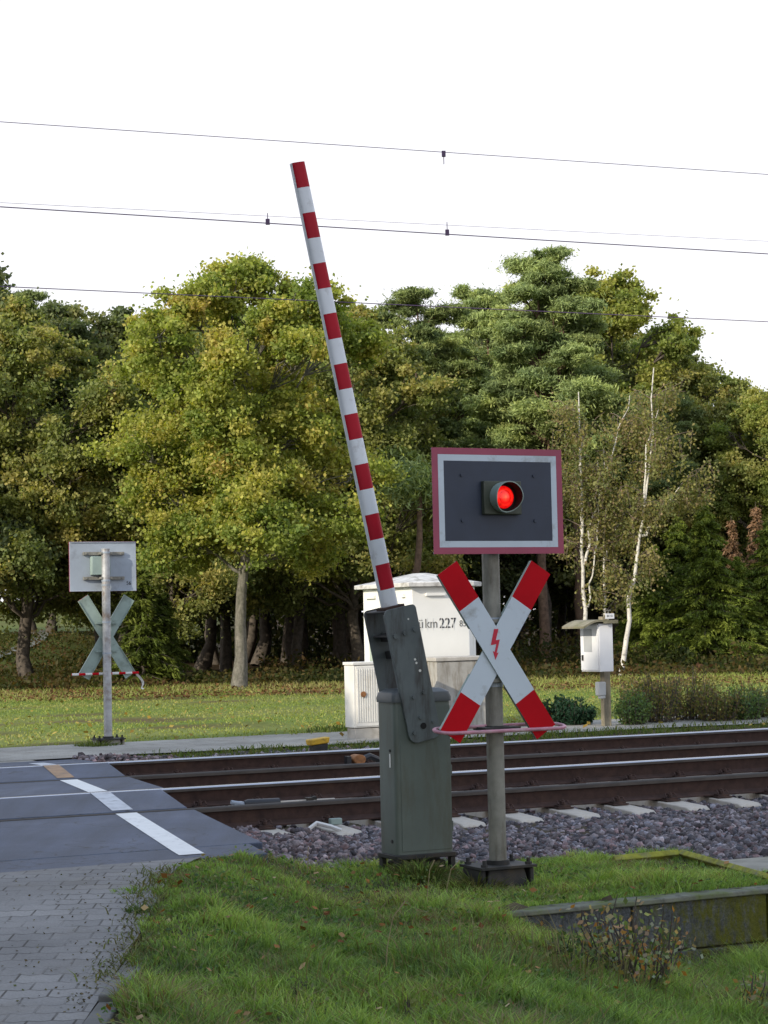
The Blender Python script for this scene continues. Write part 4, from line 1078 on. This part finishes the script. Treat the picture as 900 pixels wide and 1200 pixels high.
# the wood behind: individual trees in depth
rw = random.Random(3)
spots = []
for row, D in enumerate((71, 77, 84, 92)):
    x = -.24 * D + rw.uniform(0, 2)
    while x < .24 * D:
        spots.append((x + rw.uniform(-.8, .8), D + rw.uniform(-2, 2))); x += 2.1 + rw.uniform(-.3, .6)
protos = {}
pineShaded = (pineB[0], pineB[1].copy()); pineShaded[1].materials.clear(); pineShaded[1].materials.append(M['bark'])  # shade of the wood put into the trunks as a darker bark colour
lab = {0: 'pine standing in the shade of the wood behind the edge trees', 1: 'broadleaf tree standing in the shade of the wood behind the edge trees'}
for i, (x, y) in enumerate(spots):
    if x < -.13 * y and y < 88: continue        # open bank at the left
    px = 450 + x / y * 2400
    # the skyline of the wood drops at both ends
    skyp = np.interp(px, [-100, 60, 130, 170, 230, 320, 400, 480, 560, 640, 720, 790, 850, 900, 1000], [350, 362, 392, 375, 345, 350, 385, 375, 360, 345, 350, 430, 465, 490, 540])
    hz = 731.5 - .022 * (px - 450); hh = 1.6 + (hz - skyp - 22) / 2400 * y
    k = rw.choice((0, 0, 1)); hh = max(5, hh * rw.uniform(.92, 1.07))
    ms, H0 = ((pineShaded, 13.0), (oakC, 10.0))[k]
    nm = ('pine_tree', 'broadleaf_tree')[k]
    if k not in protos:
        protos[k] = make_tree(nm, lab[k], 'tree', ms, (x, y, float(gz(x, y))), rw.uniform(0, 6), hh / H0, ('pines of the wood behind', 'broadleaf trees of the wood behind')[k])
    else: copy_tree(protos[k], (x, y, float(gz(x, y))), rw.uniform(0, 6), hh / H0)
# far mass of foliage closing the wood, its inner shade painted as darkened leaf tints
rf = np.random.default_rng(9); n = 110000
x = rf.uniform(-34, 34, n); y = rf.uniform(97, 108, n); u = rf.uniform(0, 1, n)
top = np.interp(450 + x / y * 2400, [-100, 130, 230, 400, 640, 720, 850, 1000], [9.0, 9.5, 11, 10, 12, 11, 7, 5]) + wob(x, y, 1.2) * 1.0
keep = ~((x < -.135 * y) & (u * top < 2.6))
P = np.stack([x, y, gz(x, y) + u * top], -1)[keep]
tag(link('distant_wood', leaves('distant_wood', P, .34, .24, palette([tuple(c * .55 for c in q) for q in G_DARK], len(P), rf, rf.uniform(0, 1, len(P))), M['leaf'], rf)), 'mass of foliage deep in the wood, tinted dark for the shade there', 'wood', kind='stuff')
# undergrowth along the wood edge
def scrub(name, label, boxes, pal, Lf, kind='stuff', mat='leaf', seed=1):
    r = np.random.default_rng(seed); P = []; U = []
    for (px0, px1, D0, D1, hmax, n) in boxes:
        px = r.uniform(px0, px1, n); D = r.uniform(D0, D1, n); x = (px - 450) / 2400 * D
        h = hmax * (.35 + .65 * sm(-.6, .9, wob(x, D, .45, seed))) * r.uniform(0, 1, n) ** .9
        P.append(np.stack([x, D, gz(x, D) + h], -1)); U.append(np.clip(.4 + .5 * wob(x, D, .8, 3) + r.uniform(-.2, .3, n), 0, 1))
    P = np.concatenate(P); U = np.concatenate(U)
    return tag(link(name, leaves(name, P, Lf, Lf * .55, palette(pal, len(P), r, U), M[mat], r, .3)), label, 'undergrowth', kind=kind)
scrub('undergrowth', 'low green and brown undergrowth along the foot of the wood', [(-60, 960, 54, 60, .55, 16000), (300, 960, 60, 70, .9, 9000), (-60, 110, 61, 64, .5, 4000), (-60, 130, 66, 90, .5, 5000), (60, 180, 56, 60, 1.1, 4000), (560, 700, 58, 66, 1.5, 3500), (700, 960, 58, 62, 1.0, 6000)], [(.03, .045, .012), (.06, .07, .02), (.11, .08, .03), (.10, .05, .025)], .14, seed=4)

def stem_plant(name, label, loc, H, R, nst, nleaf, Lf, pal, seed, cat='bush', twig='bark', spread=.5, group=None):
    r = np.random.default_rng(seed); T = []; P = []
    for k in range(nst):
        a = r.uniform(0, 2 * PI); d = R * math.sqrt(r.uniform(0, 1)); h = H * r.uniform(.6, 1.0) * (1 - .35 * d / R)
        s = np.array([math.cos(a) * d * .5, math.sin(a) * d * .5, -.03]); e = np.array([math.cos(a) * d, math.sin(a) * d, h])
        c = curve(s, e, r, 5, 0, .08); T.append((c, np.linspace(.006, .002, 5) * (1 + H * .5)))
        m = nleaf; t = r.uniform(.2, 1, m) * 4; i = np.minimum(t.astype(int), 3); f = (t - i)[:, None]
        P.append(c[i] * (1 - f) + c[i + 1] * f + r.normal(size=(m, 3)) * np.array([.09, .09, .06]) * H ** .6 * spread * 2)
    P = np.concatenate(P); P[:, 2] = np.maximum(P[:, 2], .01); n = len(P)
    t = thing(name, label, cat, loc, 0, group)
    link('stems', tubes('stems', T, M[twig], 4), t); link('foliage', leaves('foliage', P, Lf, Lf * .6, palette(pal, n, r, r.uniform(0, 1, n)), M['leaf'], r, .4), t)
    return t
GB = [(.02, .05, .03), (.03, .075, .045), (.05, .10, .06)]
GW = [(0.09, 0.12, 0.04), (0.165, 0.18, 0.056), (0.24, 0.18, 0.08), (0.18, 0.12, 0.08)]
GT = [(0.078, 0.143, 0.065), (0.143, 0.221, 0.091), (0.182, 0.234, 0.078)]
for i, (px, D, H, R, lb) in enumerate(((648, 30.5, .55, .30, 'dark bluish green bush left of the post, left half'), (668, 30.3, .50, .30, 'dark bluish green bush next to the post, right half'))):
    stem_plant('bush', lb, at(px, D), H, R, 34, 60, .055, GB, 50 + i, spread=.3)
for i, (px, D, H, R, pal, lb) in enumerate(((735, 30.0, .62, .30, GT, 'leafy green weed clump right beside the post'), (765, 30.5, .95, .42, GW, 'tall brownish weed bush right of the post'), (800, 31.0, .95, .45, GW, 'tallest dry weed bush over the rail'), (835, 30.6, .72, .42, GW, 'dry weed bush between the tall one and the right edge'), (866, 30.8, .66, .36, GT, 'green leafy bush near the right edge'), (895, 31.4, .70, .42, GW, 'dry bush at the right edge behind the rail'), (745, 33, .8, .4, GW, 'thin dry bush behind the leafy weeds'), (930, 31, .7, .4, GW, 'dry bush beyond the right edge'))):
    stem_plant('weed_bush', lb, at(px, D), H, R, 60, 26, .05, pal, 60 + i, spread=.35, group='weed bushes behind the far rail')

# ------------------------------------------------------------------ grass
def blades(name, label, x, y, h, w, pal, u, seed, lean=.5, cat='grass', z=None, mat='grass'):
    r = np.random.default_rng(seed); n = len(x); zz = gz(x, y) if z is None else z
    zz = np.where((x < -1.1) & (y < 12.7), np.maximum(zz, lane_z(y) + .004), zz)
    az = r.uniform(0, 2 * PI, n); d = np.stack([np.cos(az), np.sin(az), np.zeros(n)], -1); sd = np.stack([-np.sin(az), np.cos(az), np.zeros(n)], -1)
    tw = r.uniform(0, 2 * PI, n); sd = np.stack([np.cos(tw), np.sin(tw), np.zeros(n)], -1)
    h = h * r.uniform(.6, 1.3, n); L = (h * lean * r.uniform(.2, 1.5, n))[:, None]; up = np.array([0, 0, 1.])
    b = np.stack([x, y, zz - .01], -1); W = (w * r.uniform(.7, 1.3, n))[:, None]
    m = b + d * L * .3 + up * h[:, None] * .6; t = b + d * L + up * (h * r.uniform(.8, 1.0, n))[:, None]
    V = np.stack([b - sd * W, b + sd * W, m + sd * W * .8, m - sd * W * .8, t], 1)
    tint = palette(pal, n, r, u)
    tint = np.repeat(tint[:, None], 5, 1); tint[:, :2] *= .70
    return tag(link(name, np_mesh(name, V, [(0, 1, 2, 3), (3, 2, 4)], M[mat], tint)), label, cat, kind='stuff')
def litter(name, label, x, y, size, pal, seed, dz=.03):
    rr = np.random.default_rng(seed); n = len(x); P = np.stack([x, y, np.where((x < -1.15) & (y < 12.7), np.maximum(gz(x, y), lane_z(y) + .016), gz(x, y)) + dz * rr.uniform(.3, 1.6, n)], -1)
    return tag(link(name, leaves(name, P, size, size * .7, palette(pal, n, rr, rr.uniform(0, 1, n)), M['dry'], rr, 2.5)), label, 'leaves', kind='stuff')
GG = [(0.09, 0.151, 0.058), (0.165, 0.267, 0.073), (0.257, 0.393, 0.098), (0.361, 0.457, 0.13), (0.482, 0.443, 0.213)]
r = np.random.default_rng(77)
n = 400000
x = r.uniform(-1.4, 5.0, n); y = r.uniform(6.5, 16.4, n); p = perp(x, y)
dense = (y < 14.6)
edge = -1.20 + .07 * wob(y, y * .3, .35) + .04 * np.sin(y * 7) - .10 * sm(9.4, 10.2, y) + .06 * sm(9.5, 8.3, y) - .40 * sm(11.7, 12.1, y)
ok = (x > edge) & (p < 12.78 + .10 * wob(x, y, .4) + .35 * (1 - sm(-.8, .2, x))) & ~((p > 12.22) & (x < road_edge(y) + .06))
ok &= (np.abs(x) < .21 * y + .9)
ok &= ~((p > 10.52) & (p < 10.68) & (along(x, y) > 5.95))
ok &= ~((x > 2.15) & (p > 11.2) & (x > 2.15 + .25 * (14.5 - y)))
ok &= r.random(n) < .55 + .45 * sm(-.7, .2, wob(x, y, .35, 2))
x, y = x[ok], y[ok]; p = perp(x, y)
short = sm(10.6, 12.0, p)
h = (.035 + .06 * sm(-.3, 1, wob(x, y, .5, 9)) + .08 * sm(.0, .8, wob(x, y, .17, 4)) + .06 * sm(11.5, 8.5, y) * sm(-.6, .6, wob(x, y, .31, 2))) * (1 - .30 * short) * (1 - .35 * (1 - sm(-1.2, -.9, x))) * 1.0
h = h * (1 - .5 * sm(10.0, 10.4, p) * (p < 10.56) * sm(.5, 1.0, x))
h = h + .07 * sm(.6, 1.8, x) * (p < 10.5)
u = .36 + .34 * wob(x, y, .6, 1) + .28 * wob(x, y, .16, 6) + r.uniform(-.15, .25, len(x))
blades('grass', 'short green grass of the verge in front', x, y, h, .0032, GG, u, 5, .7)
# straw-coloured thatch between the green
k = r.random(len(x)) < .07 + .38 * sm(.0, .8, wob(x, y, .38, 11))
blades('dry_grass', 'straw coloured dead blades among the grass', x[k], y[k], h[k] * 1.05 + .01, .0028, [(.20, .17, .09), (.28, .23, .13), (.17, .11, .06)], r.uniform(0, 1, k.sum()), 6, 1.3)
# thick bright tuft by the barrier, scruffy tufts at its feet
def tuft(cx, cy, rad, n, hh, pal, seed, label, name='grass_tuft', lean=.8, ww=.004):
    rr = np.random.default_rng(seed); a = rr.uniform(0, 2 * PI, n); d = rad * np.sqrt(rr.uniform(0, 1, n)); xx = cx + np.cos(a) * d; yy = cy + np.sin(a) * d
    o = blades(name, label, xx, yy, np.full(n, hh) * (1 - .5 * d / rad), ww, pal, rr.uniform(0, 1, n), seed, lean, 'grass tuft'); del o['kind']; return o
BR = [(0.121, 0.213, 0.036), (0.165, 0.283, 0.048), (0.22, 0.324, 0.072)]
tuft(-.28, 14.25, .20, 900, .15, BR, 81, 'bright green grass tuft left of the barrier housing')
tuft(-.50, 14.35, .16, 500, .10, BR, 82, 'smaller bright tuft further left by the ballast')
tuft(1.30, 13.2, .16, 600, .12, BR, 83, 'fresh tuft on the patch behind the concrete wall')
tuft(.52, 13.05, .20, 500, .16, [(.10, .10, .04), (.15, .13, .06), (.08, .12, .03)], 84, 'scruffy dry tuft at the foot of the crossing sign')
tuft(.20, 13.45, .22, 600, .13, [(.08, .10, .03), (.07, .12, .03), (.15, .13, .06)], 85, 'scruffy tuft at the foot of the barrier housing')
tuft(-.42, 9.35, .30, 70, .26, [(.12, .13, .06), (.18, .17, .09)], 86, 'tall thin pale grass left of the brambles', lean=.5, ww=.0025)
tuft(.28, 9.9, .40, 170, .34, [(.12, .13, .06), (.20, .17, .09)], 87, 'tall thin dry grass in front of the wall end', lean=.5, ww=.0025)
tuft(.95, 10.6, .45, 170, .34, [(.12, .13, .06), (.20, .17, .09)], 88, 'tall thin dry grass beside the bramble', lean=.5, ww=.0025)
tuft(-1.34, 10.9, .07, 120, .07, [(.05, .10, .03), (.08, .13, .04)], 89, 'small weed growing in the pavers beside the verge')
tuft(-1.45, 11.55, .12, 200, .05, BR, 90, 'flat green weed in the paver joints near the asphalt')

n = 9000; a = r.uniform(5.75, 8.25, n); pp = r.uniform(10.70, 11.15, n); x, y = xy(a, pp)
blades('grass', 'short grass along the top of the concrete wall', x, y, .05 + .03 * wob(x, y, .3), .0032, GG, .4 + .3 * wob(x, y, .5, 1) + r.uniform(-.15, .25, n), 15, .8, z=np.maximum(gz(x, y), -.105))
n = 15000; x = r.uniform(-1.2, 3.2, n); y = r.uniform(7.8, 14.2, n); p = perp(x, y)
ok = (p < 12.6) & ~((p > 10.5) & (p < 10.72) & (x > .7)) & (wob(x, y, .28, 13) > .05) & ~((x > 2.1) & (p > 11)); x, y = x[ok], y[ok]
P = np.stack([x, y, gz(x, y) + r.uniform(.01, .07, len(x))], -1)
tag(link('ground_weeds', leaves('ground_weeds', P, .026, .019, palette([(.05, .11, .03), (.09, .17, .05), (.16, .22, .09), (.22, .20, .10)], len(x), r, r.uniform(0, 1, len(x))), M['leaf'], r, 1.6)), 'small broad leaved weeds and clover among the front grass', 'weeds', kind='stuff')
n = 1500; y = r.uniform(9.2, 12.4, n); x = -1.25 + r.normal(0, .07, n) - .10 * sm(10, 12, y)
blades('dry_grass', 'dead blades and sprigs creeping over the kerb and paver edge', x, y, r.uniform(.015, .07, n), .004, [(.20, .16, .08), (.12, .16, .05), (.10, .09, .045), (.16, .20, .07)], r.uniform(0, 1, n), 16, 1.6, z=np.maximum(gz(x, y), lane_z(y) + .006))
n = 600; y = r.uniform(8.6, 12.3, n); x = -1.3 - np.abs(r.normal(0, .5, n)); x[n // 2:] = -1.3 - np.abs(r.normal(0, .06, n - n // 2))
litter('crumbled_litter', 'small bits of soil and leaf on the pavers near the verge', x, y, .016, [(.06, .05, .03), (.12, .09, .05), (.10, .12, .04)], 17, .0)
# far field, strip between path and track
n = 60000; px = r.uniform(-80, 980, n); y = 27.2 + 28 * r.random(n) ** .8; x = (px - 450) / 2400 * y; p = perp(x, y)
ok = (p > 26.95 + .15 * wob(x, y, .5)); x, y = x[ok], y[ok]
bare = (wob(x, y, 1.3, 7) > .32) & (x < -1.5) & (r.random(len(x)) < .8) | (r.random(len(x)) < .25); x, y = x[~bare], y[~bare]
u = .62 + .3 * wob(x, y, 2.2, 1) + r.uniform(-.2, .25, len(x))
far_tall = sm(46, 52, y) * .14 + .10 * (1 - sm(26.6, 27.4, perp(x, y)))
blades('field_grass', 'bright green grass of the field in front of the wood', x, y, .045 + far_tall, .012, [(.15, .21, .045), (.22, .28, .06), (.28, .31, .09), (.36, .32, .14)], u, 8, .6)
n = 22000; a = r.uniform(-3, 26, n); p = r.uniform(22.8, 24.6, n); x = CT * a - ST * p; y = ST * a + CT * p
ok = (x > road_edge(y) + .45) & ~((p > 24.2 + .2 * wob(x, y, .5)) & (r.random(n) < .93)) & (r.random(n) < .15 + .85 * sm(22.9, 23.7, p + .3 * wob(x, y, .7))); x, y = x[ok], y[ok]
blades('verge_grass', 'narrow strip of short grass between path and far rail', x, y, .07 + .03 * wob(x, y, .4), .007, [(.06, .10, .02), (.10, .15, .03), (.17, .16, .06)], r.uniform(0, 1, len(x)), 9, .7)
tuft(-3.9, 27.55, .30, 500, .14, [(.08, .12, .03), (.13, .16, .04)], 91, 'grass tuft around the foot of the far sign', ww=.006)
n = 5000; x = r.uniform(-1.2, 6, n); y = r.uniform(27.5, 31, n); ok = (perp(x, y) > 27.0) | ((perp(x, y) > 24.2) & (perp(x, y) < 24.5)) ; x, y = x[ok], y[ok]
blades('verge_grass', 'short grass and weeds around the hut and post', x, y, np.full(len(x), .10), .008, [(.06, .10, .02), (.11, .16, .03), (.16, .15, .06)], r.uniform(0, 1, len(x)), 10, .7)

# fallen leaves
LB = [(.12, .05, .02), (.25, .10, .03), (.32, .16, .06), (.40, .32, .20)]
n = 520; x = r.uniform(-1.3, 2.4, n); y = r.uniform(7.8, 14, n)
litter('fallen_leaves', 'scattered brown and orange leaves on the front grass', x, y, .042, LB, 12, .05)
n = 12000; px = r.uniform(-60, 960, n); y = r.uniform(47, 61, n); x = (px - 450) / 2400 * y
litter('fallen_leaves', 'brown leaf litter along the edge of the wood', x, y, .085, [(.09, .05, .025), (.15, .08, .035), (.20, .12, .05)], 13, .08)
n = 350; px = r.uniform(-60, 960, n); y = r.uniform(28, 47, n); x = (px - 450) / 2400 * y
litter('fallen_leaves', 'single yellow leaves blown over the field', x, y, .09, [(.25, .15, .03), (.35, .28, .08)], 14, .06)

# brambles in the ditch in front
GBR = [(.07, .12, .04), (.14, .19, .07), (.36, .16, .04), (.40, .27, .20), (.30, .34, .26), (.16, .22, .10)]
stem_plant('bramble', 'autumn coloured bramble with orange and pale leaves in front of the concrete wall', at(728, 11.0), .56, .36, 34, 24, .036, GBR, 101, cat='bramble', spread=.42)
stem_plant('bramble', 'smaller bramble shoots at the lower right corner', at(850, 11.0), .28, .28, 20, 16, .036, GBR, 102, cat='bramble', spread=.45)
stem_plant('bramble', 'low green bramble left of the orange one', at(655, 10.9), .22, .26, 20, 16, .032, [(.05, .10, .03), (.12, .17, .08), (.2, .22, .14)], 103, cat='bramble', spread=.5)
stem_plant('herb', 'grey green herb stalk in the grass in the lower middle', at(342, 9.15), .16, .06, 5, 12, .022, [(.10, .13, .08), (.16, .18, .12)], 104, cat='plant', spread=.3)
stem_plant('herb', 'low light green shoots near the bottom edge', at(470, 8.7), .12, .12, 8, 8, .03, [(.12, .17, .04), (.2, .22, .08)], 105, cat='plant', spread=.4)
for i, (px, D, hh, ln, lb) in enumerate(((440, 9.7, .36, .10, 'single pale curved grass stalk in the middle of the verge'), (490, 12.3, .30, .05, 'pale upright grass stalk in front of the housing'), (512, 12.6, .26, .09, 'pale bent grass stalk right of the upright one'), (352, 13.4, .18, .01, 'short pale stake like stalk left of the housing'))):
    x0, y0, z0 = at(px, D); t_ = tubes('grass_stalk', [(np.array([(0, 0, -.02), (ln * .1, 0, hh * .4), (ln * .4, 0, hh * .8), (ln, 0, hh)]), np.array([.003, .0022, .002, .0035]))], plain('straw%d' % i, (.34, .27, .15), .8), 5)
    o = link('grass_stalk', t_); o.location = (x0, y0, z0); tag(o, lb, 'grass stalk', 'dry stalks in the verge')

# trees behind and left of the camera, whose shade lies over the crossing
sh = 'tall roadside tree standing outside the photo on the left, shading the crossing'
shp = None
rs = random.Random(4)
for (x, y0, y1, st) in ((-15, -13, 15, 3.6), (-20, -18, 8, 4.2), (-26, -22, 2, 5)):
    y = y0
    while y < y1:
        off = (x + 15)
        h = .60 * (28.6 - (y - off * 1.136)) * (1.0 if x > -18 else .9) * rs.uniform(.95, 1.08); h = max(6.0, min(24, h))
        xx, yy = x + rs.uniform(-.6, .6), y + rs.uniform(-.6, .6); zz = float(gz(xx, yy))
        if shp is None: shp = make_tree('roadside_tree', sh, 'tree', oakC, (xx, yy, zz), 0, h / 10, 'roadside trees left of the camera')
        else: copy_tree(shp, (xx, yy, zz), rs.uniform(0, 6), h / 10)
        y += st * rs.uniform(.85, 1.1)

# ------------------------------------------------------------------ light, sky, camera
EL = math.radians(22); AZ = math.atan2(-.75, -.66)
sd = Vector((math.cos(EL) * math.cos(AZ), math.cos(EL) * math.sin(AZ), math.sin(EL)))
su = bpy.data.lights.new('sun', 'SUN'); su.energy = 4.3; su.angle = math.radians(.6); su.color = (1, .90, .74)
so = bpy.data.objects.new('sun', su); col.objects.link(so); so.rotation_euler = (-sd).to_track_quat('-Z', 'Y').to_euler(); so.location = sd * 50
w = bpy.data.worlds.new('World'); sc.world = w; w.use_nodes = True; nt = w.node_tree
bg = nt.nodes['Background']
sky = N(nt, 'ShaderNodeTexSky', sky_type='NISHITA', sun_disc=False); sky.sun_elevation = EL; sky.sun_rotation = math.atan2(sd.x, sd.y); sky.air_density = 1.2; sky.dust_density = 1.5
tc = N(nt, 'ShaderNodeTexCoord'); sp = N(nt, 'ShaderNodeSeparateXYZ'); nt.links.new(tc.outputs['Generated'], sp.inputs[0])
mulv = N(nt, 'ShaderNodeVectorMath', operation='SCALE'); mulv.inputs['Scale'].default_value = .11; nt.links.new(sky.outputs[0], mulv.inputs[0])
veil = ramp(nt, sp.outputs[2], [(0.0, (1.0, .985, 1.03)), (.36, (1.0, .985, 1.03)), (.62, (.66, .78, 1.0)), (1.0, (.58, .72, .98))])
out = mix(nt, .88, mulv.outputs[0], veil)
nt.links.new(out, bg.inputs['Color']); bg.inputs['Strength'].default_value = 1.22

cam = bpy.data.cameras.new('camera'); cam.sensor_fit = 'VERTICAL'; cam.sensor_height = 24; cam.lens = 48; cam.clip_end = 3000; cam.clip_start = .1
co = bpy.data.objects.new('camera', cam); col.objects.link(co); sc.camera = co
pitch, roll = .0547, .022
F = Vector((0, math.cos(pitch), math.sin(pitch))); R0 = Vector((1, 0, 0)); U0 = R0.cross(F)
Rr = R0 * math.cos(roll) - U0 * math.sin(roll); Ur = R0 * math.sin(roll) + U0 * math.cos(roll)
co.matrix_world = Matrix(((Rr.x, Ur.x, -F.x, 0), (Rr.y, Ur.y, -F.y, 0), (Rr.z, Ur.z, -F.z, EYE), (0, 0, 0, 1)))
sc.view_settings.view_transform = 'Standard'; sc.view_settings.look = 'None'; sc.view_settings.exposure = 0; sc.view_settings.gamma = 1
sc.render.engine = 'CYCLES'; sc.cycles.use_denoising = True; sc.cycles.max_bounces = 6; sc.cycles.transparent_max_bounces = 4
